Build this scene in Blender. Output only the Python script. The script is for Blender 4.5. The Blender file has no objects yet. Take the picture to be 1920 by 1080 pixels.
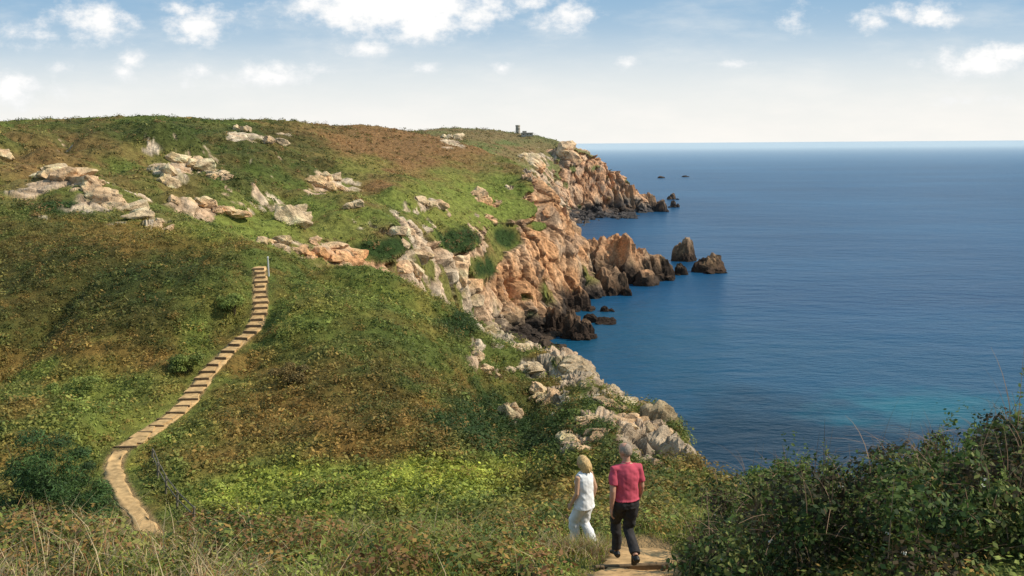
import bpy, bmesh, math, random
import numpy as np
from mathutils import Vector, Matrix
rng=np.random.default_rng(7); random.seed(7)
SC=bpy.context.scene; COL=SC.collection
H=65.0; F=1663.0; P=math.radians(9.26); ROLL=0.0072
cp,sp=math.cos(P),math.sin(P)
# ------------------------------------------------------------------ helpers
def unroll(px,py): return px-ROLL*(py-540), py+ROLL*(px-960)
def kz(px,py):
    x,y=unroll(px,py); return math.tan(math.atan((540-y)/F)-P)
def sx(px,py):
    x,y=unroll(px,py); return (x-960)/F*(cp-kz(px,py)*sp)
def project(X,Y,Z):
    Zr=Z-H; d=Y*cp-Zr*sp
    x=960+F*X/d; y=540-F*(Y*sp+Zr*cp)/d
    return x+ROLL*(y-540), y-ROLL*(x-960)
def depth(Y,Z): return Y*cp-(Z-H)*sp
def sm(a,b,x):
    t=np.clip((x-a)/(b-a),0,1); return t*t*(3-2*t)
def hsh(ix,iy,iz,seed):
    n=(ix*73856093)^(iy*19349663)^(iz*83492791)^(seed*9176263)
    n=n&0xffffffff
    n=((n^(n>>13))*1274126177)&0xffffffff
    n=((n^(n>>16))*668265263)&0xffffffff
    n=n^(n>>15)
    return (n&0xffffff)/float(0xffffff)
def vnoise(p,seed=0):
    i=np.floor(p).astype(np.int64); f=p-i; f=f*f*f*(f*(f*6-15)+10)
    r=0
    for a in (0,1):
        wa=f[:,0] if a else 1-f[:,0]
        for b in (0,1):
            wb=f[:,1] if b else 1-f[:,1]
            for c in (0,1):
                wc=f[:,2] if c else 1-f[:,2]
                r=r+wa*wb*wc*hsh(i[:,0]+a,i[:,1]+b,i[:,2]+c,seed)
    return r
def fbm(p,o=4,seed=0):
    r=0; a=1; t=0
    for k in range(o):
        r=r+a*vnoise(p*(2.03**k)+k*17.3,seed+k); t+=a; a*=.5
    return r/t
def ridged(p,o=4,seed=0):
    r=0; a=1; t=0
    for k in range(o):
        r=r+a*(1-np.abs(vnoise(p*(2.1**k)+k*11.7,seed+k)*2-1)); t+=a; a*=.55
    return r/t
def worley(p,seed=0):
    i=np.floor(p).astype(np.int64); f1=np.full(len(p),9.); f2=np.full(len(p),9.); cid=np.zeros(len(p))
    for a in (-1,0,1):
        for b in (-1,0,1):
            for c in (-1,0,1):
                x,y,z=i[:,0]+a,i[:,1]+b,i[:,2]+c
                q=np.stack([x+hsh(x,y,z,seed),y+hsh(x,y,z,seed+1),z+hsh(x,y,z,seed+2)],1)
                d=np.linalg.norm(q-p,axis=1); h=hsh(x,y,z,seed+3)
                m=d<f1
                f2=np.where(m,f1,np.minimum(f2,d)); cid=np.where(m,h,cid); f1=np.where(m,d,f1)
    return f1,f2,cid
def tag(o,label,cat,group=None,kind=None):
    o['label']=label; o['category']=cat
    if group: o['group']=group
    if kind: o['kind']=kind
    return o
def mesh_np(name,V,Fc,mat,col=None,loc=None,parent=None,smooth=False):
    V=np.asarray(V,dtype=np.float32); Fc=np.asarray(Fc,dtype=np.int32); k=Fc.shape[1]
    if loc is not None: V=V-np.asarray(loc,dtype=np.float32)
    me=bpy.data.meshes.new(name)
    me.vertices.add(len(V)); me.vertices.foreach_set('co',V.ravel())
    me.loops.add(Fc.size); me.loops.foreach_set('vertex_index',Fc.ravel())
    me.polygons.add(len(Fc)); me.polygons.foreach_set('loop_start',np.arange(0,Fc.size,k,dtype=np.int32))
    me.update(calc_edges=True); me.validate()
    me.polygons.foreach_set('use_smooth',np.full(len(me.polygons),smooth))
    if col is not None:
        ca=me.color_attributes.new('col','FLOAT_COLOR','POINT')
        c4=np.ones((len(V),4),dtype=np.float32); c4[:,:3]=col
        ca.data.foreach_set('color',c4.ravel())
    me.materials.append(mat)
    o=bpy.data.objects.new(name,me); COL.objects.link(o)
    if loc is not None: o.location=loc
    if parent: o.parent=parent
    return o
def empty(name,loc,rz=0):
    o=bpy.data.objects.new(name,None); COL.objects.link(o); o.location=loc; o.rotation_euler=(0,0,rz); o.empty_display_size=.3
    return o
# ------------------------------------------------------------------ materials
class NT:
    def __init__(s,nt): s.nt=nt
    def n(s,t,**kw):
        nd=s.nt.nodes.new(t)
        for k,v in kw.items():
            if hasattr(nd,k): setattr(nd,k,v)
        return nd
    def l(s,a,b): s.nt.links.new(a,b)
    def val(s,sock,v):
        if isinstance(v,bpy.types.NodeSocket): s.l(v,sock)
        else: sock.default_value=v
    def m(s,op,a,b=0.0,c=None,clamp=False):
        nd=s.n('ShaderNodeMath',operation=op); nd.use_clamp=clamp
        s.val(nd.inputs[0],a); s.val(nd.inputs[1],b)
        if c is not None: s.val(nd.inputs[2],c)
        return nd.outputs[0]
    def mix(s,f,a,b,bt='MIX'):
        nd=s.n('ShaderNodeMix',data_type='RGBA',blend_type=bt)
        s.val(nd.inputs[0],f); s.val(nd.inputs[6],a); s.val(nd.inputs[7],b)
        return nd.outputs[2]
    def noise(s,vec,scale,detail=4,rough=.55):
        nd=s.n('ShaderNodeTexNoise'); s.l(vec,nd.inputs['Vector'])
        nd.inputs['Scale'].default_value=scale; nd.inputs['Detail'].default_value=detail; nd.inputs['Roughness'].default_value=rough
        return nd.outputs['Fac']
    def mr(s,v,a,b,c=0.,d=1.):
        nd=s.n('ShaderNodeMapRange',interpolation_type='SMOOTHSTEP'); s.val(nd.inputs[0],v)
        for i,x in enumerate((a,b,c,d)): nd.inputs[i+1].default_value=x
        return nd.outputs[0]
def newmat(name):
    m=bpy.data.materials.new(name); m.use_nodes=True
    nt=m.node_tree; b=nt.nodes['Principled BSDF']; return m,NT(nt),b
def mat_attr(name,scale=1.,var=.5,bump=.0,bscale=None,rough=.8,spec=.2,trans=0.):
    m,t,b=newmat(name)
    at=t.n('ShaderNodeAttribute',attribute_name='col'); g=t.n('ShaderNodeNewGeometry')
    nz=t.noise(g.outputs['Position'],scale,6,.65)
    f=t.mr(nz,.25,.75,1-var,1+var)
    mul=t.n('ShaderNodeVectorMath',operation='SCALE'); t.l(at.outputs['Color'],mul.inputs[0]); t.l(f,mul.inputs['Scale'])
    t.l(mul.outputs[0],b.inputs['Base Color'])
    b.inputs['Roughness'].default_value=rough; b.inputs['Specular IOR Level'].default_value=spec
    if bump>0:
        n2=t.noise(g.outputs['Position'],bscale or scale,8,.7)
        bp=t.n('ShaderNodeBump'); bp.inputs['Strength'].default_value=bump; bp.inputs['Distance'].default_value=1.0/(bscale or scale)
        t.l(n2,bp.inputs['Height']); t.l(bp.outputs[0],b.inputs['Normal'])
    if trans>0:
        tr=t.n('ShaderNodeBsdfTranslucent'); t.l(mul.outputs[0],tr.inputs['Color'])
        mx=t.n('ShaderNodeMixShader'); mx.inputs[0].default_value=trans
        t.l(b.outputs[0],mx.inputs[1]); t.l(tr.outputs[0],mx.inputs[2])
        t.l(mx.outputs[0],m.node_tree.nodes['Material Output'].inputs['Surface'])
    return m
def mat_plain(name,c,rough=.7,scale=20,var=.2,spec=.3,bump=.1):
    m,t,b=newmat(name)
    g=t.n('ShaderNodeTexCoord'); nz=t.noise(g.outputs['Object'],scale,5,.6)
    f=t.mr(nz,.25,.75,0,1)
    t.l(t.mix(f,tuple(x*(1-var) for x in c)+(1,),tuple(min(1,x*(1+var)) for x in c)+(1,)),b.inputs['Base Color'])
    b.inputs['Roughness'].default_value=rough; b.inputs['Specular IOR Level'].default_value=spec
    if bump:
        bp=t.n('ShaderNodeBump'); bp.inputs['Strength'].default_value=bump; bp.inputs['Distance'].default_value=.02
        t.l(nz,bp.inputs['Height']); t.l(bp.outputs[0],b.inputs['Normal'])
    return m
M_ter=mat_attr('terrain_mat',.7,.45,.8,.5,.95,.1)
M_rock=mat_attr('rock_mat',1.1,.4,.9,.9,.9,.15)
M_leaf=mat_attr('leaf_mat',.6,.3,0,None,.65,.2,.3)
M_grass=mat_attr('grass_mat',2.,.3,0,None,.7,.2,.3)
M_dirt=mat_plain('dirt_mat',(.46,.295,.135),.95,2.5,.36,.1,.6)
M_earth=mat_plain('trodden_earth',(.49,.305,.14),.95,4,.38,.1,.8)
M_wood=mat_plain('weathered_wood',(.15,.10,.055),.85,9,.35,.2,.3)
M_dwood=mat_plain('grey_wood',(.20,.17,.125),.9,9,.35,.2,.3)
M_white=mat_plain('pale_post',(.62,.6,.55),.6,9,.12)
M_stone=mat_plain('tower_stone',(.42,.37,.3),.9,.8,.25,.1,.3)
M_dark=mat_plain('dark_opening',(.03,.03,.03),.9,3,.2)
# ------------------------------------------------------------------ terrain table
def v(py,Y): return ('v',py,Y)
def h(z,Y): return ('h',z,Y)
N0=h(-2.6,2.5)
T={}
T[-350]=[N0,h(-4.4,9),h(-6.2,14),v(1000,36),v(720,60),v(470,105),v(420,125),v(350,155),v(300,200),v(262,260),v(234,330),h(6,450),h(8,700),h(9,950),h(9,1100),h(9,1500)]
T[0]=[N0,h(-4.6,9),v(1012,14),v(965,36),v(705,60),v(435,108),v(400,125),v(345,150),v(300,200),v(260,260),v(229,330),h(6,450),h(8,700),h(10,950),h(10,1100),h(10,1500)]
T[150]=[N0,h(-4.6,9),v(1012,14),v(970,36),v(705,58),v(440,106),v(422,120),v(365,142),v(300,210),v(258,270),v(227,335),h(6,450),h(8,700),h(10,950),h(10,1100),h(10,1500)]
T[300]=[N0,h(-4.7,9),v(1012,14),v(1000,34),v(705,56),v(442,104),v(425,118),v(385,140),v(300,212),v(255,275),v(224,340),h(6,460),h(8,700),h(10,950),h(10,1100),h(10,1500)]
T[450]=[N0,h(-4.8,9),v(1012,14),v(985,34),v(715,56),v(482,90),v(476,110),v(435,145),v(330,220),v(265,300),v(223,360),h(6,480),h(8,700),h(10,950),h(10,1100),h(10,1500)]
T[550]=[N0,h(-4.8,9),v(1012,14.5),v(965,34),v(716,56),v(490,88),h(-19.5,115),v(482,150),v(375,215),v(280,310),v(230,380),h(6,500),h(8,700),h(10,950),h(10,1100),h(10,1500)]
T[650]=[N0,h(-4.8,9),v(1010,14.5),v(955,34),v(714,56),v(508,88),h(-27,120),v(503,165),v(405,215),v(290,340),v(234,420),h(5,540),h(8,720),h(10,950),h(10,1100),h(10,1500)]
T[750]=[N0,h(-4.8,9),v(1008,14.5),v(950,34),v(722,56),v(532,90),h(-38,130),v(525,185),v(435,208),v(310,340),v(241,470),h(2,600),h(7,750),h(12,950),h(12,1100),h(10,1500)]
T[850]=[N0,h(-4.8,9),v(1008,15),v(945,34),v(755,58),v(582,92),h(-52,138),v(565,232),v(470,250),v(350,330),v(262,460),h(-5,600),v(254,760),v(240,950),h(12,1100),h(10,1500)]
T[930]=[N0,h(-4.9,9),v(1008,15),v(944,34),v(808,61),v(628,95),h(-66,142),v(595,283),v(480,300),v(385,330),v(290,425),h(-22,590),v(268,770),v(244,950),h(10,1100),h(8,1500)]
T[1000]=[N0,h(-4.9,9),v(1010,15.5),v(944,34),v(826,59),v(652,98),h(-70,148),v(615,298),v(500,314),v(405,332),v(322,365),h(-45,560),v(292,770),v(254,890),h(5,1050),h(-10,1500)]
T[1030]=[N0,h(-4.9,9),v(1010,15.5),v(938,34),v(816,57),v(658,98),h(-70,146),v(605,312),v(500,328),v(420,344),v(352,362),h(-58,540),v(335,775),v(261,860),h(-2,1000),h(-30,1500)]
T[1060]=[N0,h(-5.,9),v(1010,15.5),v(930,34),v(802,55),v(664,98),h(-71,142),h(-65.5,325),v(510,342),v(440,354),v(388,366),h(-68,540),v(385,785),v(268,835),h(-10,980),h(-70,1500)]
T[1090]=[N0,h(-5.,9),v(1012,15.5),v(925,33),v(796,54),v(676,92),h(-71,136),h(-69,335),v(535,356),v(470,364),v(432,372),h(-70,520),v(398,800),v(283,838),h(-30,950),h(-72,1500)]
T[1112]=[N0,h(-5.,9),v(1012,15.5),v(925,33),v(798,53),v(695,87),h(-72,132),h(-72,335),h(-64,358),h(-56,366),h(-62,384),h(-72,520),v(398,810),v(291,838),h(-40,930),h(-72,1500)]
T[1160]=[N0,h(-5.,9),v(1014,15.5),v(925,32),v(820,49),v(746,74),h(-72,126),h(-72,300),h(-72,390),h(-72,410),h(-72,430),h(-72,520),v(398,825),v(322,842),h(-72,900),h(-72,1500)]
T[1200]=[N0,h(-5.,9),v(1014,15.5),v(930,30),v(848,46),v(780,64),h(-72,122),h(-72,300),h(-72,390),h(-72,410),h(-72,430),h(-72,520),h(-64,835),v(356,850),h(-72,880),h(-72,1500)]
SEA=[h(-73,300),h(-73,390),h(-73,410),h(-73,430),h(-73,520),h(-73,800),h(-73,850),h(-73,950),h(-73,1500)]
T[1235]=[N0,h(-5.,9),v(1012,15.5),v(936,29),v(870,42),v(805,56),h(-72,116)]+SEA
T[1300]=[N0,h(-4.9,9),v(1005,15),v(942,26),v(900,36),v(855,46),h(-72,112)]+SEA
T[1400]=[N0,h(-4.8,9),v(985,14.5),v(940,21),v(920,27),v(912,30),h(-72,102)]+SEA
T[1550]=[N0,h(-4.4,9),h(-5.7,13),h(-7.7,18),h(-10.3,24),h(-14,30),h(-72,98)]+SEA
T[1750]=[N0,h(-4.1,9),h(-5.2,13),h(-7.5,18),h(-11,24),h(-15,30),h(-72,96)]+SEA
T[1950]=[N0,h(-3.9,9),h(-4.8,13),h(-7.5,18),h(-11.5,24),h(-16,30),h(-72,95)]+SEA
T[2350]=T[1950]
keys=sorted(T); nf=16
cs=np.array([(k-960)/F*cp for k in keys])
cY=np.zeros((nf,len(keys))); cZ=np.zeros((nf,len(keys)))
for j,k in enumerate(keys):
    for i,(t,a,Y) in enumerate(T[k]):
        cY[i,j]=math.log(Y); cZ[i,j]=kz(k,a)*Y if t=='v' else a
def seg(a,b,n): return np.exp(np.linspace(math.log(a),math.log(b),n,endpoint=False))
Yg=np.concatenate([seg(2.5,9,30),seg(9,26,120),seg(26,112,260),seg(112,140,20),seg(140,280,190),seg(280,380,190),seg(380,440,30),seg(440,750,40),seg(750,870,110),seg(870,1500,30),[1500.]])
sg=np.concatenate([np.linspace(-.78,-.59,22,endpoint=False),np.linspace(-.59,-.15,290,endpoint=False),np.linspace(-.15,.16,280,endpoint=False),np.linspace(.16,.8,150)])
lY=np.log(Yg); R,J=len(Yg),len(sg)
def gblur1(a,sig,ax):
    if sig<=0: return a
    k=int(sig*3)+1; w=np.exp(-.5*(np.arange(-k,k+1)/sig)**2); w/=w.sum()
    pad=[(0,0)]*a.ndim; pad[ax]=(k,k); b=np.pad(a,pad,mode='edge'); r=0
    for i,ww in enumerate(w):
        sl=[slice(None)]*a.ndim; sl[ax]=slice(i,i+a.shape[ax]); r=r+ww*b[tuple(sl)]
    return r
gY=np.stack([np.interp(sg,cs,cY[i]) for i in range(nf)]); gZ=np.stack([np.interp(sg,cs,cZ[i]) for i in range(nf)])
gY=gblur1(gY,6,1); gZ=gblur1(gZ,6,1)
def pchip(x,y,xi):
    hh=np.diff(x); d=np.diff(y)/hh; m=np.zeros_like(y)
    same=d[:-1]*d[1:]>0
    w1=2*hh[1:]+hh[:-1]; w2=hh[1:]+2*hh[:-1]
    den=np.where(same,w1/np.where(same,d[:-1],1)+w2/np.where(same,d[1:],1),1)
    m[1:-1]=np.where(same,(w1+w2)/den,0); m[0]=d[0]; m[-1]=d[-1]
    i=np.clip(np.searchsorted(x,xi)-1,0,len(x)-2); t=(xi-x[i])/hh[i]
    return (2*t**3-3*t**2+1)*y[i]+(t**3-2*t**2+t)*hh[i]*m[i]+(-2*t**3+3*t**2)*y[i+1]+(t**3-t**2)*hh[i]*m[i+1]
Z=np.stack([pchip(gY[:,j],gZ[:,j],lY) for j in range(J)],1)+H
Z=gblur1(gblur1(Z,2.,0),1.5,1)
YY=np.repeat(Yg[:,None],J,1); XX=YY*sg[None,:]
PW=np.stack([XX.ravel(),YY.ravel(),Z.ravel()],1)
P0=PW.copy(); P0[:,2]=0
u1=(fbm(P0/28,3,3)-.5).reshape(R,J); u2=(fbm(P0/8,3,9)-.5).reshape(R,J); u3=(fbm(P0/2.5,2,12)-.5).reshape(R,J)
ug=(np.abs(fbm(P0/34+5,3,33)-.5)*2).reshape(R,J)
ug2=(np.abs(fbm(P0/15+8,2,35)-.5)*2).reshape(R,J)
far=sm(110,170,YY)*(1-.78*sm(240,330,YY)); nearm=sm(20,45,YY); nm=sm(30,50,YY)*sm(125,105,YY)
Z=Z+u1*(far*8.+nearm*3.*(1-.7*sm(250,330,YY)))+u2*(far*3.4+nearm*1.6*(1-.5*sm(250,330,YY)))+u3*(nearm*.5+.2)+far*(ug-.3)*9.5+nm*(np.minimum(ug2,.4)-.3)*5.
def hgt(X,Y):
    X=np.atleast_1d(np.asarray(X,float)); Y=np.atleast_1d(np.asarray(Y,float))
    ri=np.clip(np.interp(np.log(Y),lY,np.arange(R)),0,R-1.001); ci=np.clip(np.interp(X/Y,sg,np.arange(J)),0,J-1.001)
    r0=ri.astype(int); c0=ci.astype(int); fr=ri-r0; fc=ci-c0
    return (Z[r0,c0]*(1-fr)*(1-fc)+Z[r0+1,c0]*fr*(1-fc)+Z[r0,c0+1]*(1-fr)*fc+Z[r0+1,c0+1]*fr*fc)
def hit(px,py,ymin=4,ymax=1500):
    s=sx(px,py); k=kz(px,py)
    ci=float(np.clip(np.interp(s,sg,np.arange(J)),0,J-1.001)); c0=int(ci); f=ci-c0
    zc=Z[:,c0]*(1-f)+Z[:,c0+1]*f
    g=(zc-H)/Yg-k
    cr=np.where((g[1:]>=0)&(g[:-1]<0)&(zc[1:]>0))[0]+1
    if len(cr)==0:
        if k<0: Y=-H/k; return (s*Y,Y,0.)
        Y=400.; return (s*Y,Y,float(hgt(s*Y,Y)[0]))
    ok=cr[(Yg[cr]>ymin*.8)&(Yg[cr]<ymax)]
    i=ok[0] if len(ok) else cr[np.argmin(np.abs(Yg[cr]-ymin))]
    Y=Yg[i-1]+(Yg[i]-Yg[i-1])*(-g[i-1])/(g[i]-g[i-1])
    return (s*Y,Y,float(hgt(s*Y,Y)[0]))
# lower trodden hollow where the woman walks on down the slope
best=None
for Yw in np.linspace(14.8,16.2,30):
    Xw=sx(1096,960)*Yw; wz=float(hgt(Xw,Yw)[0]); zn=H+kz(1090,866)*Yw-1.66
    if best is None or abs(wz-zn)<abs(best[3]-best[2]): best=(Xw,Yw,wz,zn)
XWo,YWo,wz,zn=best; dzw=np.clip(zn-wz,-.7,.3)
Z=Z+dzw*np.exp(-((XX-XWo)**2/(2*1.2**2)+(YY-YWo)**2/(2*1.3**2)))
# ------------------------------------------------------------------ paths
def resample(pts,n):
    pts=np.asarray(pts,float); d=np.r_[0,np.cumsum(np.linalg.norm(np.diff(pts[:,:2],axis=0),axis=1))]
    t=np.linspace(0,d[-1],n); q=np.stack([np.interp(t,d,pts[:,i]) for i in range(3)],1)
    return q,t
stp=[(228,858),(250,832),(285,800),(320,770),(355,738),(388,706),(424,674),(452,642),(478,608),(489,574),(487,540),(487,503)]
q=[hit(a,b,25,112) for a,b in stp]
ST,stt=resample(q,160); 
for i in (0,1): ST[:,i]=gblur1(ST[:,i],5,0)
pf=np.polyfit(stt,ST[:,2],3); ST[:,2]=np.polyval(pf,stt)
lowp=[(228,858),(214,880),(216,905),(232,935),(255,965),(285,1000),(318,1035)]
q=[hit(a,b,24,112) for a,b in lowp]; LP,lpt=resample(q,70)
for i in (0,1,2): LP[:,i]=gblur1(LP[:,i],3,0)
LP[:,2]+= (ST[0,2]-LP[0,2])*np.linspace(1,0,70)
npp=[(1180,1230),(1182,1110),(1186,1072),(1196,1045),(1206,1024)]
q=[hit(a,b,5,24) for a,b in npp]
NP,npt=resample(q,80)
for i in (0,1,2): NP[:,i]=gblur1(NP[:,i],3,0)
def pdist(X,Y,poly,step=1):
    pl=poly[::step]; best=np.full(len(X),1e9); bz=np.zeros(len(X))
    for a,b in zip(pl[:-1],pl[1:]):
        e=b[:2]-a[:2]; L=(e**2).sum()+1e-9
        t=np.clip(((X-a[0])*e[0]+(Y-a[1])*e[1])/L,0,1)
        d=np.hypot(X-a[0]-t*e[0],Y-a[1]-t*e[1]); m=d<best
        best=np.where(m,d,best); bz=np.where(m,a[2]+t*(b[2]-a[2]),bz)
    return best,bz
Zf=Z.ravel().copy()
D_st=np.full(R*J,99.); D_np=np.full(R*J,99.)
mk=(YY.ravel()>20)&(YY.ravel()<112)&(XX.ravel()<5)
for poly,w0,w1 in ((ST,.8,2.6),(LP,.65,2.0)):
    d,bz=pdist(XX.ravel()[mk],YY.ravel()[mk],poly,4)
    w=sm(w1,w0,d); zz=Zf[mk]; Zf[mk]=zz*(1-w)+(bz-.10)*w; D_st[mk]=np.minimum(D_st[mk],d+(.1 if poly is LP else 0))
mk=(YY.ravel()<26)
d,bz=pdist(XX.ravel()[mk],YY.ravel()[mk],NP,3); w=sm(1.5,.7,d); zz=Zf[mk]; Zf[mk]=zz*(1-w)+(bz-.08)*w; D_np[mk]=d
Z=Zf.reshape(R,J)
PW=np.stack([XX.ravel(),YY.ravel(),Z.ravel()],1)
def strip(name,C,width,label,mat,lump=.05):
    n=len(C); tg=np.gradient(C[:,:2],axis=0); tg/=np.linalg.norm(tg,axis=1)[:,None]
    nr=np.stack([tg[:,1],-tg[:,0]],1); us=np.array([-1,-.8,-.55,-.25,0,.25,.55,.8,1]); V=[]
    for k,u in enumerate(us):
        wv=width*.5*(1+1.2*(fbm(np.c_[np.arange(n)*.22,np.full(n,k*3.+7),np.zeros(n)],2)-.5)*(abs(u)>.5))
        p=np.c_[C[:,:2]+nr*(u*wv)[:,None],C[:,2]+(-.16 if abs(u)==1 else 0)+lump*(fbm(np.c_[C[:,:2]*3+u,np.zeros(n)],2)-.5)]
        V.append(p)
    V=np.stack(V,1).reshape(-1,3); m=len(us); Fc=[]
    for i in range(n-1):
        for j in range(m-1): Fc.append((i*m+j,i*m+j+1,(i+1)*m+j+1,(i+1)*m+j))
    o=mesh_np(name,V,Fc,mat,None,smooth=True); tag(o,label,'path',kind='structure'); return o
lq=LP.copy(); lq[:,2]-=.03
strip('path',lq,.78,'narrow sandy footpath curving from the foot of the hillside steps',M_dirt,.09)
sb=ST.copy(); sb[:,2]-=.05; strip('path',sb,1.2,'worn sandy earth edging the flight of hillside steps',M_dirt)
strip('path',NP,1.2,'trodden earth footpath under the man in the foreground',M_earth,.12)
# ------------------------------------------------------------------ colour zones
def blobs(px,py,Y,L):
    w=np.zeros(len(px))
    for (x,y,rx,ry,y0,y1,s) in L:
        g=s*np.exp(-.5*(((px-x)/rx)**2+((py-y)/ry)**2))*((Y>y0)&(Y<y1)); w=np.maximum(w,g)
    return w
CLIFFB=[(1010,470,75,80,250,460,1.15),(950,540,70,45,200,460,1.15),(1070,470,45,85,250,460,1.2),(880,525,50,45,180,460,.95),(790,475,45,40,150,300,.85),(740,440,40,25,150,300,.7),(1010,345,25,40,280,460,.85),(1045,400,40,40,280,460,1.1),(1120,350,60,50,700,900,1.1),(1170,370,50,30,700,900,1.1)]
BLUFFB=[(1090,700,48,30,60,120,.8),(1140,760,48,42,45,120,.82),(1050,765,30,34,50,120,.7),(1190,805,32,40,38,120,.8),(1000,685,50,16,60,120,.72),(1030,642,50,18,75,120,.8),(1255,842,38,28,33,75,.8),(930,632,40,16,70,120,.74),(1065,668,34,18,70,120,.8),(1225,872,30,22,28,64,.7),(1160,735,34,26,50,100,.8),(1220,805,30,26,35,90,.78)]
ROCKB=CLIFFB+BLUFFB+[(640,480,75,22,130,300,.75),(700,505,55,18,130,300,.75),
 (530,460,35,18,100,300,.75),(1060,290,30,18,700,900,.7),(1010,300,30,14,700,900,.55),(960,780,12,22,50,120,.8),(960,600,30,22,200,330,.9),(1070,830,22,18,40,80,.75),
 (160,360,85,28,110,190,.8),(340,310,40,22,150,300,.8),(390,388,55,16,110,220,.75),(610,350,35,16,180,330,.72),(480,255,45,10,230,420,.7),(845,262,22,10,350,520,.7),(905,372,16,16,250,420,.75),(805,385,18,10,220,400,.7),(280,415,40,12,90,180,.7),(890,670,14,22,70,115,.7),(545,410,18,14,120,240,.75)]
GREENB=[(945,447,26,18,250,420,1.1),(905,505,18,18,180,350,1.1),(860,452,28,16,180,340,1.1),(1005,425,20,9,280,420,1.),(925,480,14,12,240,400,1.),(710,465,38,18,140,300,1.1),(975,395,26,14,280,420,1.),(830,440,18,12,200,330,.9)]
ORANGE=[(1010,450,80,90,200,470,1.),(950,520,60,40,200,470,.8),(1140,340,75,45,600,900,1.05),(650,480,80,25,130,300,.45),(1150,450,60,40,300,480,.8),(1060,520,50,40,250,480,.7),(850,500,60,40,150,400,.3)]
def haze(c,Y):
    w=(sm(300,1000,Y)*.10)[:,None]; return c*(1-w)+np.array([.34,.40,.46])*w  # aerial haze painted into the base colour, paler blue-grey with distance
def rockcol(pw,px,py):
    n=len(pw); a=fbm(pw/np.array([9,9,14.]),4,21); b=fbm(pw/2.2,3,31); Y=pw[:,1]
    tone=np.clip(blobs(px,py,Y,ORANGE)+.12+(a-.5)*1.5,0,1)[:,None]
    c=np.array([.62,.49,.34])*(1-tone)+np.array([.60,.315,.15])*tone
    g=(sm(.50,.68,fbm(pw/6,3,77))*np.where(Y<125,.25,.5))[:,None]
    c=c*(1-g)+np.array([.28,.225,.17])*g
    c=c*(.62+.8*b)[:,None]
    lich=sm(.6,.7,fbm(pw/3.5,3,55))[:,None]*.35*(1-tone); c=c*(1-lich)+np.array([.32,.28,.09])*lich
    wet=sm(15,3.5,pw[:,2]+18*(a-.5)+6*(b-.5))[:,None]
    c=c*(1-wet)+np.array([.065,.048,.037])*(.6+.8*b)[:,None]*wet
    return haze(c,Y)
VM=1.52
G_br=np.array([.24,.136,.038])*VM; G_gr=np.array([.115,.135,.030])*VM; G_dk=np.array([.042,.072,.019])*1.1; G_lt=np.array([.18,.208,.042])*VM; G_ye=np.array([.29,.31,.048])*VM; G_ol=np.array([.175,.156,.044])*VM; G_he=np.array([.22,.122,.05])*VM; G_st=np.array([.54,.41,.23])
VEG=[ # x,y,rx,ry,Ymin,Ymax,strength,colour,noise scale
 (600,780,190,90,25,115,.72,G_br,2.2),(200,600,190,110,25,115,.72,G_br,2.6),(120,500,150,60,25,130,.7,G_br,3),(250,450,160,30,25,130,.6,G_br,3),(760,820,120,50,25,115,.65,G_br,2.4),
 (150,560,170,80,25,115,.7,G_dk,3.5),(330,520,120,40,25,115,.6,G_dk,3),(60,450,100,50,60,130,.5,G_dk,3.5),(680,590,150,60,25,115,.45,G_lt,5),(420,560,60,60,25,115,.7,G_gr,4),(150,720,70,45,25,115,.75,G_lt,4),(370,660,30,60,25,115,.75,G_lt,4),(340,790,60,40,25,115,.5,G_lt,3),(230,790,80,50,25,115,.55,G_lt,4),
 (700,700,120,80,25,115,.45,G_dk,2.6),(930,790,95,60,25,115,1.15,G_dk,4),(860,610,30,24,60,115,1.,G_dk,3),(940,655,40,22,60,115,.9,G_gr,3),(1010,870,60,30,25,115,.8,G_dk,3),(1190,870,40,30,25,115,.6,G_dk,3),(1230,830,20,20,30,90,.6,G_dk,3),(1110,820,30,20,30,90,.7,G_dk,3),
 (620,915,260,32,20,60,1.1,G_ye,4),(560,935,200,50,20,60,.7,G_lt,4),(930,930,120,35,18,60,.8,G_lt,3),(820,900,90,28,18,60,.8,G_ye,4),(1050,925,60,30,18,60,.6,G_br,2),
 (740,290,110,45,200,560,1.,G_he,20),(860,270,60,25,250,560,.9,G_he,15),(760,262,190,22,250,620,.8,G_he,18),(620,250,120,20,250,560,.6,G_he,18),(250,250,160,25,150,420,.7,G_dk,14),(100,300,80,40,100,330,.6,G_he,10),(480,300,120,60,150,420,.6,G_dk,12),
 (900,400,70,45,200,420,.75,G_lt,14),(820,360,60,30,200,420,.5,G_lt,14),(690,310,40,15,200,420,.5,G_lt,12),(560,420,120,50,120,300,.5,G_lt,10),(420,430,80,20,90,220,.65,G_lt,8),
 (710,465,34,16,150,300,1.2,G_dk,8),(860,452,26,16,180,330,1.2,G_dk,8),(945,447,22,16,200,400,1.2,G_dk,8),(110,388,40,12,100,200,1.,G_dk,8),(905,505,16,16,180,350,1.1,G_dk,8),
 (960,255,120,14,650,1100,.55,G_gr,30),(1000,285,60,14,650,1000,.6,G_he,25),(900,252,90,10,650,1100,.6,G_he,30),(1100,300,40,18,650,1000,.8,G_ol,25)]
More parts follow.
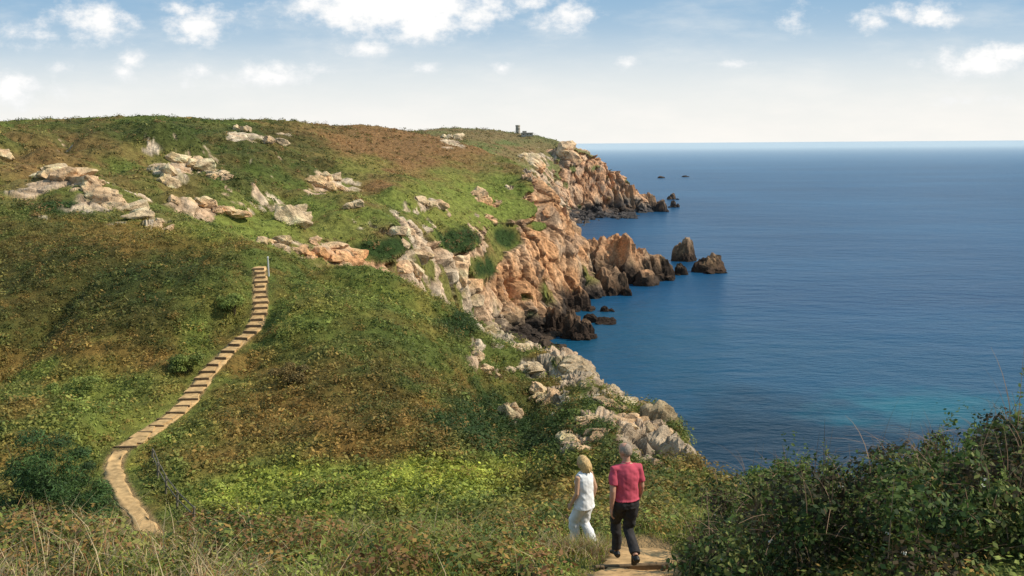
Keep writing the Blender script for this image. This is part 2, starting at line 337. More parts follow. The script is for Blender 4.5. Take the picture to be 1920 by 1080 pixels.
def vegcol(pw,px,py):
    n=len(pw); Y=pw[:,1]; q=pw.copy(); q[:,2]*=.5
    a=fbm(q/3.2,3,41); b=fbm(q/16,3,43)
    nr=sm(130,105,Y)[:,None]
    t=sm(.4,.7,a)[:,None]*.6
    cn=G_gr*(1-t)+G_br*t
    cf=G_ol*(1-sm(.35,.65,b)[:,None])+G_gr*1.05*sm(.35,.65,b)[:,None]
    t=sm(.5,.7,fbm(q/9,3,47))[:,None]*.55; cf=cf*(1-t)+G_he*t
    c=cn*nr+cf*(1-nr)
    for (x,y,rx,ry,y0,y1,s,colr,ns) in VEG:
        g=np.exp(-.5*(((px-x)/rx)**2+((py-y)/ry)**2))*((Y>y0)&(Y<y1))
        m=np.where(g>.03)[0]
        if len(m)==0: continue
        nz=fbm(q[m]/ns,3,int(x)%97)
        w=np.clip(s*sm(.15,.85,g[m]+(nz-.5)*1.2),0,1)[:,None]
        c[m]=c[m]*(1-w)+colr*w
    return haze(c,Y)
dZr=np.gradient(Z,axis=0)/np.gradient(YY,axis=0)
dZs=np.gradient(Z,axis=1)/np.gradient(XX,axis=1)
zx=dZs; zy=dZr-zx*sg[None,:]
NX=np.stack([-zx.ravel(),-zy.ravel(),np.ones(R*J)],1); NX/=np.linalg.norm(NX,axis=1)[:,None]
ppx,ppy=project(PW[:,0],PW[:,1],PW[:,2])
yv=PW[:,1]
rb=blobs(ppx,ppy,yv,ROCKB); cw=sm(.15,.55,blobs(ppx,ppy,yv,CLIFFB))
gb=blobs(ppx,ppy,yv,GREENB)
steep=sm(.80,.55,NX[:,2])*(yv>125)
ra=fbm(PW/7,4,61); rb2=fbm(PW/2.2,4,63)
rn=np.where(yv>125,ra,rb2)
any_=np.maximum(rb,steep*.7)
rock=sm(.48,.56,any_+(rn-.5)*np.where(yv>125,1.7,2.1)-sm(.2,.9,gb+(ra-.5)*.8)*1.0)*sm(.04,.2,any_)
rock=np.maximum(rock,sm(9,5,PW[:,2])*(yv>110))
rock[(yv<27)]=0
kk=(Z-H)/YY; runmax=np.maximum.accumulate(kk,axis=0); vis=(kk>=runmax-.012).ravel()
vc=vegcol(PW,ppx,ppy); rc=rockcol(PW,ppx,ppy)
dirt=np.maximum(sm(.8,.45,D_st),sm(.9,.5,D_np))[:,None]
ri=np.where((rock>.02)&(PW[:,2]>-6))[0]
DV=PW.copy()
pr=PW[ri]; fz=pr[:,1]>560; md=pr[:,1]>125
low=sm(14,4,pr[:,2]); cwi=np.maximum(cw[ri],low*md)
sh=pr.copy(); sh[:,2]=pr[:,2]+.6*pr[:,0]; sh[:,0]=pr[:,0]-.3*pr[:,2]
sc=np.where(fz,12.,np.where(md,8.,1.9))[:,None]
zs=np.where(md,.5,.9)[:,None]; az=np.concatenate([np.ones((len(pr),2)),zs],1)
f1,f2,ci=worley(sh/sc*az,5); g1,g2,gi=worley(sh/(sc*.34)*az,15)
amp=np.where(fz,5.,np.where(md,2.8,.85))
rd=ridged(sh/(sc*1.4)*az,4,66)
edge=sm(1.,.72,NX[ri,2])
cal=np.where(md,.3+.7*cwi,1.)
dd=((ci-.4)*1.0-sm(.16,.0,f2-f1)*.6+(gi-.5)*.3-sm(.2,0,g2-g1)*.15+(rd-.55)*1.0)*amp*rock[ri]*cal
bq=pr*np.array([1,1,.3]); but=1-np.abs(fbm(bq/np.where(fz,40.,28.)[:,None],3,71)-.5)*5; gul=sm(.5,.97,but)
bigd=(fbm(bq/np.where(fz,60.,38.)[:,None]+9,2,73)-.5)*2
fall=sm(0,.6,rock[ri])*np.where(md,1,0)*cwi
dd=dd+fall*(bigd*np.where(fz,8.,4.)-gul*np.where(fz,6.,5.))*edge
nn=NX[ri].copy(); nn[:,2]*=np.where(md,.3,.8); nn/=np.linalg.norm(nn,axis=1)[:,None]
DV[ri]=pr+nn*dd[:,None]
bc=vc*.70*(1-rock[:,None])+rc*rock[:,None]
bc=bc*(1-dirt)+np.array([.36,.24,.115])*dirt
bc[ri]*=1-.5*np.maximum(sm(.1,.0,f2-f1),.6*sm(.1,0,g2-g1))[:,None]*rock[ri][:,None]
ids=np.arange(R*J).reshape(R,J)
Q=np.stack([ids[:-1,:-1],ids[:-1,1:],ids[1:,1:],ids[1:,:-1]],-1).reshape(-1,4)
Q=Q[(DV[Q,2].max(1)>-5)]
used=np.unique(Q); rem=np.full(R*J,-1); rem[used]=np.arange(len(used))
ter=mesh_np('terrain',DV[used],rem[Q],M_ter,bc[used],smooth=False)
tag(ter,'green and rocky coastal hillside falling in cliffs to the sea','hillside',kind='structure')
# ------------------------------------------------------------------ leaf scatter
def rsph(n):
    a=rng.normal(size=(n,3)); return a/np.linalg.norm(a,axis=1)[:,None]
def leaf_quads(C,D,B,L,W):
    L=L[:,None]*.5; W=W[:,None]*.5
    V=np.stack([C-D*L,C+B*W,C+D*L,C-B*W],1).reshape(-1,3)
    return V,np.arange(len(V)).reshape(-1,4)
def clumps(c,rad,hr,n,leaf,col,asp=.55,var=.2):
    N=len(c); cc=np.repeat(c,n,0); rr=np.repeat(rad,n); k=N*n
    o=rsph(k); o[:,2]=np.abs(o[:,2])
    pos=cc+o*(rr*(.35+.75*rng.random(k)))[:,None]*np.array([1,1,hr])
    nrm=o+rsph(k)*.5+np.array([0,0,.2]); nrm/=np.linalg.norm(nrm,axis=1)[:,None]
    D=np.cross(nrm,rsph(k)); D/=np.linalg.norm(D,axis=1)[:,None]+1e-9; B=np.cross(nrm,D)
    L=np.repeat(leaf,n)*(.6+.8*rng.random(k))
    V,Fq=leaf_quads(pos,D,B,L,L*asp)
    cl=np.repeat(col,n,0)*(1-var+2*var*rng.random(k))[:,None]
    return V,Fq,np.repeat(cl,4,0)
def merge(parts):
    V=[];Fq=[];C=[];o=0
    for a,b,c in parts: V.append(a);Fq.append(b+o);C.append(c);o+=len(a)
    return np.concatenate(V),np.concatenate(Fq),np.concatenate(C)
dY=np.gradient(YY,axis=0).ravel(); dX=np.gradient(XX,axis=1).ravel()
area=dX*dY/np.clip(NX[:,2],.3,1)
last=np.zeros((R,J),bool); last[:-1,:-1]=True; last=last.ravel()
vw=np.where(vis,1.,.12)
def sample(mask,n,pw=2.0,extra=None):
    w=area/yv**pw*vw*mask*last
    if extra is not None: w=w*extra
    w/=w.sum(); i=rng.choice(R*J,n,p=w)
    X=XX.ravel()[i]+dX[i]*(rng.random(n)); Y=yv[i]+dY[i]*rng.random(n)
    return np.stack([X,Y,hgt(X,Y)],1),i
def speck(col,pr,alts,mixw=.6):
    n=len(col); r=rng.random(n); al=np.array(alts)[rng.integers(0,len(alts),n)]
    w=(r<pr)[:,None]*mixw
    return col*(1-w)+al*w
okveg=(rock<.5)&(PW[:,2]>4)
m=okveg&(yv>17)&(yv<128)&(D_st>.5)&(D_np>1.2)&((ppx<1330)|(yv>30))
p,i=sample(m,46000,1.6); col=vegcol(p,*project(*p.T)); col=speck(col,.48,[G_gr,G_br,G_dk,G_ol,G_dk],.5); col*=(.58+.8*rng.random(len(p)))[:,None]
big=rng.random(len(p)); rad=(.17+.46*big**3)*(.75+.004*p[:,1]); edg=sm(.45,1.8,D_st[i]); rad*=.36+.64*edg; rad*=.55+.45*sm(17,32,p[:,1])
p[:,2]-=.05
a=clumps(p,rad,1.1,13,rad*.38+.03,col)
dkw=blobs(ppx,ppy,yv,[(930,790,110,70,25,115,3.),(860,610,40,30,60,115,3.),(1010,870,70,35,25,115,2.5),(940,655,50,25,60,115,2.),(370,620,40,90,25,115,1.2),(1200,870,60,40,25,80,2.),(150,560,220,130,25,115,.8),(1110,760,100,90,30,110,2.5),(1220,840,60,50,28,80,2.5)])
pat=sm(.5,.64,fbm(PW/6.,3,91))
m2=(rock<.85)&(PW[:,2]>4)&(yv>22)&(yv<128)&(D_st>1.4)
p,i=sample(m2,3800,1.6,.15+.8*pat+dkw); col=vegcol(p,*project(*p.T)); col=speck(col,.55,[G_dk,G_gr*.7,G_br*.9,G_dk],.7); col*=(.6+.65*rng.random(len(p)))[:,None]
rad=.32+.5*rng.random(len(p))**1.5
a2=clumps(p,rad,1.05,64,rad*.17+.04,col)
V,Fq,C=merge([a,a2])
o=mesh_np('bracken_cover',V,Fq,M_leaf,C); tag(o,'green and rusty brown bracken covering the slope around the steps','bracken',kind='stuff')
m=okveg&(yv>=120)
p,i=sample(m,46000,1.75); col=vegcol(p,*project(*p.T)); col=speck(col,.42,[G_gr,G_he,G_dk,G_ol,G_dk],.5); col*=(.62+.74*rng.random(len(p)))[:,None]
big=rng.random(len(p)); rad=(.28+.75*big**4)*(.55+p[:,1]/420)
p[:,2]-=.15
a=clumps(p,rad,.8,7,rad*.58,col,.7)
dkw=blobs(ppx,ppy,yv,[(710,465,50,25,150,300,3.),(860,452,40,22,180,330,3.),(945,447,30,22,200,400,3.),(110,388,50,18,100,200,2.5),(905,505,22,22,180,350,3.),(480,300,160,80,150,420,.9),(250,250,200,45,150,420,.9)])
pat=sm(.5,.64,fbm(PW/17.,3,93))
p,i=sample(m&(rb<.5),3600,1.75,.1+.7*pat+dkw+1.5*gb); col=vegcol(p,*project(*p.T)); col=speck(col,.7,[G_dk,G_gr*.7,G_dk,G_he*.9],.75); col*=(.6+.65*rng.random(len(p)))[:,None]
rad=(.8+1.0*rng.random(len(p))**2)*(.5+p[:,1]/550)
a2=clumps(p,rad,.85,32,rad*.27,col,.7)
V,Fq,C=merge([a,a2])
o=mesh_np('heath_cover',V,Fq,M_leaf,C); tag(o,'low olive and brown heath and gorse covering the far hillside','heath',kind='stuff')
# foreground herbs and bracken tangles
fg=(yv>6)&(yv<26)&(np.abs(sg[None,:]*np.ones((R,1))).ravel()<.68)
frontw=(np.abs(PW[:,0]-XWo*PW[:,1]/YWo)<.75)&(yv>YWo-2.6)&(yv<YWo+1.)
gapl=(ppx>215)&(ppx<345)&(yv>8)&(yv<24)      # low grass where the sandy path shows over the brow
m=fg&(D_np>.62)
p,i=sample(m,9000,1.3,.2+1.4*sm(.45,.65,fbm(PW/1.6,3,95)))
col=speck(np.tile(G_gr*.85,(len(p),1)),.65,[G_lt*.85,G_dk*1.2,G_ol,G_br,G_lt*.85],.8)*(.65+.7*rng.random(len(p)))[:,None]
rad=.08+.2*rng.random(len(p))**2; rad=np.where(frontw[i]|gapl[i],np.minimum(rad,.13),rad)
a=clumps(p,rad,1.1,20,np.minimum(rad*.25+.018,.055),col,.55,.3)
tang=sm(.46,.62,fbm(PW/2.2+3,3,99))
p,i=sample(fg&(D_np>1.0)&(yv>9.5)&(yv<19)&~frontw&~gapl,950,1.0,.04+tang)
col=speck(np.tile(G_gr*.75,(len(p),1)),.75,[G_dk*1.2,G_ol,G_br,G_br*.85,G_lt*.8,np.array([.24,.11,.05])],.85)*(.65+.6*rng.random(len(p)))[:,None]
rad=.18+.34*rng.random(len(p))**1.6
a2=clumps(p,rad,1.15,80,rad*.12+.03,col,.55,.3)
V,Fq,C=merge([a,a2])
o=mesh_np('herb_cover',V,Fq,M_leaf,C); tag(o,'leafy green herbs and bracken tangles among the foreground grass','herbs',kind='stuff')
def blades(b,hh,w,lean,col,var=.3):
    n=len(b); ang=rng.random(n)*6.283; ld=np.stack([np.cos(ang),np.sin(ang),np.zeros(n)],1)
    sa=rng.random(n)*6.283; sd=np.stack([np.cos(sa),np.sin(sa),np.zeros(n)],1); V=[]
    for t,wf in ((0,1),(.55,.75),(1,.12)):
        c=b+np.array([0,0,1.])*(hh*t*(1-.3*lean*t))[:,None]+ld*(hh*lean*t*t)[:,None]
        V+= [c-sd*(w*wf*.5)[:,None],c+sd*(w*wf*.5)[:,None]]
    V=np.stack(V,1).reshape(-1,3); k=np.arange(n)[:,None]*6
    Fq=np.concatenate([k+np.array([0,1,3,2]),k+np.array([2,3,5,4])])
    return V,Fq,np.repeat(col*(1-var+2*var*rng.random(n))[:,None],6,0)
m=fg&(D_np>.5)&((ppx<1480)|(yv>14))
p,i=sample(m,52000,1.5,.35+.65*sm(.4,.6,fbm(PW/1.8+20,3,101)))
tuft=sm(.3,.75,fbm(p/np.array([1.3,1.3,9]),3,97))
hh=(.06+.55*tuft*rng.random(len(p))**1.3)*np.where(D_np[i]<1.1,.5,1.); hh=np.where(frontw[i]|gapl[i],np.minimum(hh,.2),hh)
n2=2600; tX=XWo*(YWo-.9)/YWo+rng.normal(size=n2)*.5; tY=YWo-.9+rng.normal(size=n2)*.22
p2=np.stack([tX,tY,hgt(tX,tY)],1); dn2,_=pdist(tX,tY,NP,3); p2=p2[dn2>.5]
hh=np.r_[hh,.18+.27*rng.random(len(p2))]
p=np.concatenate([p,p2]); px,py=project(*p.T); n=len(p)
dry=np.clip(.24+.36*np.exp(-((px-150)/380)**2)+1.7*(fbm(p/1.5,3,5)-.5)-.25*(px>1150),0,.93)
isd=(rng.random(n)<dry)[:,None]
col=np.where(isd,G_st*(.5+.55*rng.random(n))[:,None],np.where(rng.random(n)[:,None]<.55,np.array([.19,.225,.04]),np.array([.33,.32,.065])))
rd_=(rng.random(n)<.06+.12*np.exp(-((px-200)/300)**2))[:,None]; col=np.where(rd_,np.array([.33,.15,.065]),col)
a=blades(p,hh,.009+.010*rng.random(n),.25+.8*rng.random(n),col)
o=mesh_np('grass',*a[:2],M_grass,a[2]); tag(o,'tangled green and straw coloured grass along the foreground slope','grass',kind='stuff')
p,i=sample(fg&(yv<19)&(D_np>.8)&~frontw,4200,1.4); px,py=project(*p.T); keep=rng.random(len(p))<(np.exp(-((px-120)/340)**2)*.9+.14*(px<1350))*np.where(gapl[i],.35,1.); p=p[keep]; n=len(p)
stc=np.where(rng.random(n)[:,None]<.3,np.array([.36,.19,.09]),G_st*.95)
a=blades(p,.25+.6*rng.random(n)**1.5,np.full(n,.011),.3+1.1*rng.random(n),stc)
o=mesh_np('dry_stalks',*a[:2],M_grass,a[2]); tag(o,'tall bleached dry stalks rising from the grass at lower left','dry stalks',kind='stuff')
# ------------------------------------------------------------------ bramble thicket at right
def bush_leaves(lobes,n,leaf,pal,asp=.6,shell=.6):
    L=np.array(lobes); w=L[:,3]**2; w/=w.sum(); i=rng.choice(len(L),n,p=w)
    o=rsph(n); o[:,2]=np.where(o[:,2]<-.3,-o[:,2],o[:,2])
    rr=shell+(1.15-shell)*rng.random(n)**.8
    pos=L[i,:3]+o*(L[i,3]*rr)[:,None]*np.array([1,1,.85])
    nrm=o+rsph(n)*.9+np.array([0,0,.3]); nrm/=np.linalg.norm(nrm,axis=1)[:,None]
    D=np.cross(nrm,rsph(n)); D/=np.linalg.norm(D,axis=1)[:,None]+1e-9; B=np.cross(nrm,D)
    LL=leaf*(.5+1.0*rng.random(n)); V,Fq=leaf_quads(pos,D,B,LL,LL*asp)
    pal=np.array(pal); li=(hsh(i,i*3+1,i*7+2,5)*len(pal)).astype(int); own=rng.integers(0,len(pal),n)
    c=pal[np.where(rng.random(n)<.6,li,own)]*(.55+.9*rng.random(n))[:,None]
    return V,Fq,np.repeat(c,4,0)
def canes(b,L,r,lean,col,segs=5):
    n=len(b); ang=rng.random(n)*6.283; ld=np.stack([np.cos(ang),np.sin(ang),np.zeros(n)],1); sd=np.stack([-np.sin(ang),np.cos(ang),np.zeros(n)],1)
    V=[]
    for s in range(segs+1):
        t=s/segs; c=b+np.array([0,0,1.])*(L*(t-.55*lean*t*t))[:,None]+ld*(L*lean*t**1.5)[:,None]
        rr=(r*(1-.75*t))[:,None]
        for k in range(3):
            a=k*2.094; V.append(c+sd*rr*math.cos(a)+(ld*.6+np.array([0,0,.5]))*rr*math.sin(a))
    m=3*(segs+1); V=np.stack(V,1).reshape(-1,3); Fq=[]; k0=np.arange(n)[:,None]*m
    for s in range(segs):
        for k in range(3): Fq.append(k0+np.array([s*3+k,s*3+(k+1)%3,(s+1)*3+(k+1)%3,(s+1)*3+k]))
    return V,np.concatenate(Fq),np.repeat(col*(.6+.8*rng.random(n))[:,None],m,0)
def sprigs(b,L,lean,nl,leaf,pal):
    n=len(b); ang=rng.random(n)*6.283; ld=np.stack([np.cos(ang),np.sin(ang),np.zeros(n)],1)
    t=rng.random((n,nl)); c=b[:,None,:]+np.array([0,0,1.])*(L[:,None]*t)[...,None]+ld[:,None,:]*(L[:,None]*lean[:,None]*t*t)[...,None]
    k=n*nl; o=rsph(k); o[:,2]=np.abs(o[:,2])*.6; D=o/np.linalg.norm(o,axis=1)[:,None]; sz=leaf*(1.1-.6*t.ravel())*(.6+.7*rng.random(k))
    B=np.cross(D,rsph(k)); B/=np.linalg.norm(B,axis=1)[:,None]+1e-9
    V,Fq=leaf_quads(c.reshape(-1,3)+D*sz[:,None]*.5,D,B,sz,sz*.5)
    pal=np.array(pal); cl=np.repeat(pal[rng.integers(0,len(pal),n)],nl,0)*(.6+.8*rng.random(k))[:,None]
    return V,Fq,np.repeat(cl,4,0)
lob=[]
topline=[(1255,1040),(1290,1000),(1340,965),(1385,918),(1420,893),(1470,888),(1520,902),(1580,884),(1620,878),(1660,868),(1720,856),(1780,858),(1840,838),(1890,820),(1930,812),(2050,800),(2200,800)]
tx=np.array([a for a,b in topline]); ty=np.array([b for a,b in topline])
for k in range(360):
    Y=rng.uniform(7.2,15.0); pxx=rng.uniform(1270,2200); s=(pxx-960)/F*1.05; X=s*Y; g=float(hgt(X,Y)[0])
    ytop=np.interp(pxx,tx,ty)+18*math.sin(pxx*.045)+13*math.sin(pxx*.11+1); ztop=H+kz(pxx,ytop+rng.uniform(-30,110))*Y
    left=np.interp(Y,[7,9,12,15],[1440,1345,1300,1310])
    if pxx<left: continue
    r=rng.uniform(.08,.36); zc=min(ztop-r*.85,g+1.4)
    if zc<g-.3: continue
    zz=zc
    while zz>g-.2:
        lob.append((X+rng.normal()*.18,Y+rng.normal()*.18,zz,r)); zz-=r*1.5; r=min(.4,r*1.2)
pal=[(.05,.085,.02),(.04,.07,.017),(.08,.115,.026),(.085,.06,.026),(.045,.045,.02),(.14,.18,.042),(.065,.045,.022),(.032,.056,.015),(.06,.095,.022),(.17,.18,.05)]
A1=bush_leaves(lob,80000,.056,pal,.6,.4)
LB=np.array(lob); i=rng.choice(len(LB),2300); bb=LB[i,:3]+rsph(len(i))*LB[i,3:]*np.array([.8,.8,.5])
A2=canes(bb,.2+.65*rng.random(len(i))**1.5,np.full(len(i),.006),rng.random(len(i))*1.3,np.tile(np.array([.30,.19,.115]),(len(i),1)))
i=rng.choice(len(LB),520); bb=LB[i,:3]+np.array([0,0,1.])*LB[i,3:]*.4
A3=sprigs(bb,.2+.35*rng.random(len(i)),rng.random(len(i))*.7,28,.066,[(.10,.15,.03),(.15,.195,.045),(.07,.11,.025),(.18,.21,.055)])
i=rng.choice(len(LB),170); bb=LB[i,:3]+rsph(len(i))*np.array([1,1,.6])*LB[i,3:]*1.12
A4=clumps(bb,np.full(len(bb),.022),1.,7,np.full(len(bb),.024),np.tile(np.array([.72,.68,.58]),(len(bb),1)),.8,.1)
V,Fq,C=merge([A1,A2,A3,A4])
o=mesh_np('bramble_thicket',V,Fq,M_leaf,C); tag(o,'dark tangled bramble thicket filling the lower right bank','bramble',kind='stuff')
def bush(name,label,px,py,ymin,lobes,n,leaf,pal,asp,group=None):
    X,Y,z=hit(px,py,ymin) if isinstance(py,(int,float)) else (px,py[0],float(hgt(px,py[0])[0]))
    e=empty(name,(X,Y,z)); tag(e,label,'bush',group)
    L=[(a,b,c,d) for a,b,c,d in lobes]
    V,Fq,C=bush_leaves(L,n,leaf,pal,asp,.35); mesh_np('foliage',V,Fq,M_leaf,C,parent=e)
    b=np.array([(a*.25,b_*.25,-.2) for a,b_,c,d in L]); n2=len(b)
    V,Fq,C=canes(b,np.array([c*1.1+.2 for a,b_,c,d in L]),np.full(n2,.035),np.array([.25]*n2),np.tile(np.array([.1,.07,.05]),(n2,1)))
    mesh_np('stem',V,Fq,M_leaf,C,parent=e); return e
def lobeset(w,d,hh,n,r0,r1,lo=.2):
    L=[]
    for k in range(n):
        a=rng.random()*6.283; q=rng.random()**.5; x=math.cos(a)*q*w; y=math.sin(a)*q*d; L.append((x,y,lo*hh+rng.random()*hh*(1-lo)*(1-.6*q*q),rng.uniform(r0,r1)))
    return L
dk=[(.055,.105,.035),(.07,.125,.035),(.09,.15,.04),(.04,.07,.025)]
s=sx(60,920); bush('conifer_bush','broad dark green feathery bush at left edge below the steps',s*33,(33,),0,lobeset(2.2,1.5,5.0,44,.35,.65),20000,.17,dk,.2)
s=sx(150,930); bush('conifer_bush','smaller dark feathery bush between left bush and sandy path',s*34,(34,),0,lobeset(1.,.9,4.2,18,.3,.5),7000,.17,dk,.2)
gl=[(.20,.25,.055),(.17,.21,.05),(.24,.27,.065)]
s=sx(1450,905); bush('leafy_shrub','green leafy shrub at the left shoulder of the dark thicket',s*12.6,(12.6,),0,lobeset(.4,.35,1.0,18,.16,.28,.05),4500,.07,[(.10,.16,.03),(.13,.19,.04),(.08,.125,.025)],.5)
for (px,py,w,hh,lab) in [(440,578,2.,1.6,'rounded bright green shrub beside the upper bend of the steps'),(352,690,1.5,1.5,'small light green shrub left of the middle steps'),(545,705,1.6,1.1,'brownish dome shaped shrub alone on the slope right of the steps'),(140,735,2.4,1.6,'wide pale green shrub on the left slope above the dark bush')]:
    bush('slope_shrub',lab,px,py+10,25,lobeset(w*.7,w*.6,hh,13,.35,.55),4200,.12,gl if 'brown' not in lab else [(.23,.16,.055),(.15,.115,.045)],.6)
# ------------------------------------------------------------------ rocks
ICO={}
for sub in (2,3,4,5):
    bm=bmesh.new(); bmesh.ops.create_icosphere(bm,subdivisions=sub,radius=1); bm.verts.ensure_lookup_table()
    ICO[sub]=(np.array([w.co[:] for w in bm.verts]),np.array([[w.index for w in f.verts] for f in bm.faces])); bm.free()
def block(c,dims,sub=3,ncut=14,amp=.16,tilt=.35,yaw=None,sq=0,fr=1.6):
    V,Fc=ICO[sub]; V=V.copy()
    if sq: V/= ((np.abs(V)**sq).sum(1)**(1/sq))[:,None]
    for k in range(ncut):
        n=rsph(1)[0]; t=rng.uniform(.62,.95)*1.2 if sq else rng.uniform(.45,.8); d=V@n-t; V-=n*np.maximum(d,0)[:,None]
    off=rng.random(3)*90
    V*= (1+amp*2*(fbm(V*fr+off,4,3)-.5))[:,None]
    f1,f2,cc=worley(V*fr*1.4+off,2); V*=(1+amp*.9*(cc-.5)-amp*.5*sm(.15,0,f2-f1))[:,None]
    V=V*np.asarray(dims); ax=rsph(1)[0]; Mx=np.array(Matrix.Rotation(rng.normal()*tilt,3,Vector(ax))); Mz=np.array(Matrix.Rotation(rng.random()*6.283 if yaw is None else yaw,3,'Z'))
    return V@Mx.T@Mz.T*1.0+np.asarray(c),Fc
def rocks_obj(name,blocks,label,cat,group=None,kind=None,tint=None,part='boulder'):
    V=[];Fc=[];o=0;cut=[]
    for a,b in blocks: cut.append((o,len(a),b)); V.append(a);Fc.append(b+o);o+=len(a)
    V=np.concatenate(V);Fc=np.concatenate(Fc); px,py=project(*V.T)
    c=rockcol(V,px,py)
    if tint is not None: c=np.clip(c*np.asarray(tint),0,.74)
    base=(float(V[:,0].mean()),float(V[:,1].mean()),float(V[:,2].min()))
    if kind=='stuff' or len(blocks)==1:
        ob=mesh_np(name,V,Fc,M_rock,c,loc=base); tag(ob,label,cat,group,kind); return ob
    e=empty(name,base); tag(e,label,cat,group)
    for (s0,n,f) in cut: 
        vv_=V[s0:s0+n]; ctr=np.array([vv_[:,0].mean(),vv_[:,1].mean(),vv_[:,2].min()]); ob=mesh_np(part,vv_-ctr,f,M_rock,c[s0:s0+n],parent=e); ob.location=tuple(ctr-np.array(base))
    return e
WARM=(1.18,1.10,.96)
def outcrop(segs,size,n,label,ymin=25,ymax=1500,thick=8,hr=.65,tint=WARM,sub=3,sink=-.05):
    bl=[]
    for k in range(n):
        (x0,y0,x1,y1)=segs[k%len(segs)]; t=rng.random()
        x=x0+(x1-x0)*t+rng.normal()*thick; y=y0+(y1-y0)*t+rng.normal()*thick*.6
        X,Y,z=hit(x,y,ymin,ymax); s=rng.uniform(size[0]**.5,size[1]**.5)**2*depth(Y,z)/F*.5*1.25
        bl.append(block((X,Y,z+s*hr*(.1-sink)),(s*1.35,s*rng.uniform(.7,1.1),s*hr*rng.uniform(.8,1.3)),sub,18,.17,.3,rng.uniform(-.6,.6)))
    return rocks_obj('rock_outcrop',bl,label,'rock outcrop',tint=tint)
O=outcrop
O([(50,325,150,335),(110,330,215,370),(190,365,262,400),(80,318,190,350)],(18,54),36,'long pale granite outcrop on the upper left slope',100,200,8)
O([(255,400,318,432)],(12,26),8,'low trail of pale stones below the long left outcrop',90,190,4,.8)
O([(0,292,12,296)],(22,34),3,'small pale rock at the left edge high on the slope',100,300,3,.8)
O([(295,325,340,300),(335,308,380,310),(310,340,330,340)],(14,38),13,'upright pale outcrop on the slope right of the long outcrop',150,300,6,.85)
O([(390,325,445,340)],(12,24),6,'small scattered stones right of the upright pale outcrop',150,300,5,.85)
O([(325,380,385,378),(385,385,440,400),(400,395,460,405)],(16,40),16,'pale outcrop low in the hollow left of the single boulder',100,230,6)
O([(535,410,560,415)],(34,54),4,'single large pale boulder above the top of the path',100,260,4,1.)
O([(440,242,470,250),(480,258,530,272)],(10,22),8,'small pale rocks just below the left skyline',200,420,3,.85)
O([(595,350,640,355),(600,340,630,338)],(14,32),9,'greyish rocks in the middle of the green hillside',180,340,5,.8)
O([(655,388,675,384)],(14,26),4,'tiny pale rock pair right of the greyish hillside rocks',180,340,3,.9)
O([(790,378,822,392)],(12,26),5,'pale stones on the hillside left of the pale scar',200,420,3,.85)
O([(892,360,918,385)],(14,30),6,'pale scar of rock on the grassy slope above the cliff',220,430,3,.85)
O([(825,258,858,262)],(10,20),6,'little pale rocks on the brown ridge near the skyline',300,520,2,.9)
O([(495,455,545,468),(515,450,560,475)],(16,34),9,'pale stones behind the pale post at the path top',100,240,5,.8)
O([(565,455,640,465),(620,475,690,490),(590,480,660,495)],(16,42),15,'broken pinkish rocks along the lip beyond the bracken slope',110,300,8,.75,(1.2,1.05,.92),3,.1)
O([(735,430,790,440),(720,490,790,515),(750,460,800,480)],(16,38),10,'pale pink crags at the left end of the cliff',130,320,8,.85,(1.2,1.08,.95),3,.2)
O([(835,490,885,540),(850,520,890,560),(860,480,890,500)],(18,40),8,'steep pale slab of cliff above the dark sea cave',170,350,6,1.1,(1.2,1.12,1.0),3,.3)
O([(940,600,980,592),(955,585,970,610)],(20,36),6,'pale rocks at the head of the cove',200,340,6,1.)
O([(1010,640,1050,628),(1020,655,1060,650)],(18,42),8,'flat pale rocks on the lip above the cove',60,120,5,.6,WARM,3,.05)
O([(945,695,1010,680),(1000,690,1015,700)],(14,34),7,'pale ledge of rock crossing the near bluff',55,120,5,.7,WARM,3,.05)
O([(1060,675,1090,705),(1085,690,1130,715)],(16,46),9,'pale jagged crest rocks at the top of the near bluff',50,115,10,.85,WARM,4,.15)
O([(1025,745,1055,790),(1000,740,1030,745)],(18,50),5,'upright pale slab on the left of the near bluff',45,110,7,1.2,WARM,4,.15)
O([(1100,745,1160,755),(1130,785,1190,805),(1090,790,1120,815),(1150,745,1200,800)],(16,52),16,'large pale broken crag at the seaward side of the near bluff',38,110,13,.85,WARM,4,.15)
O([(952,795,958,760),(962,765,970,790)],(16,36),6,'slim pale pinnacle among dark shrubs on the bluff',40,110,3,1.5,WARM,3,-.2)
O([(1060,820,1085,845)],(20,44),4,'pale boulder behind the heads of the couple',34,100,4,.85,WARM,3,0.)
O([(1235,800,1285,850),(1255,830,1288,850),(1220,800,1240,830)],(16,42),9,'pale rocks on the seaward edge right of the man',32,80,7,.85,WARM,4,.15)
O([(1230,880,1260,895)],(18,36),4,'small pale rocks low on the slope right of the man',26,70,4,.8,WARM,3,-.1)
O([(885,650,905,700),(900,690,940,715)],(12,26),9,'thin line of pale stones beside the dark shrubs',60,115,3,.85,WARM,3,-.15)
O([(915,615,960,635),(960,650,1000,660)],(14,32),8,'pale stones along the crest left of the flat pale rocks',60,120,4,.75,WARM,3,0.)
O([(1055,275,1075,295),(1062,290,1085,305)],(14,32),8,'pale crag on top of the far headland',650,950,4,1.)
O([(985,300,1010,318),(1000,310,1030,335)],(14,28),9,'grey rocks at the top edge of the main cliff',300,520,4,.95)
m=(rock>.55)&(yv>130)&(cw>.5)
p,i=sample(m,40,1.9); bl=[]
for k in range(len(p)):
    s=rng.uniform(.6,2.2)*(.5+p[k,1]/420); q=DV[i[k]]
    bl.append(block(q-NX[i[k]]*s*.5,(s*rng.uniform(.8,1.7),s,s*rng.uniform(.9,2.2)),3,10,.2,.3))
rocks_obj('cliff_boulders',bl,'jumbled orange and grey crags over the cliff face','cliff rocks',kind='stuff')
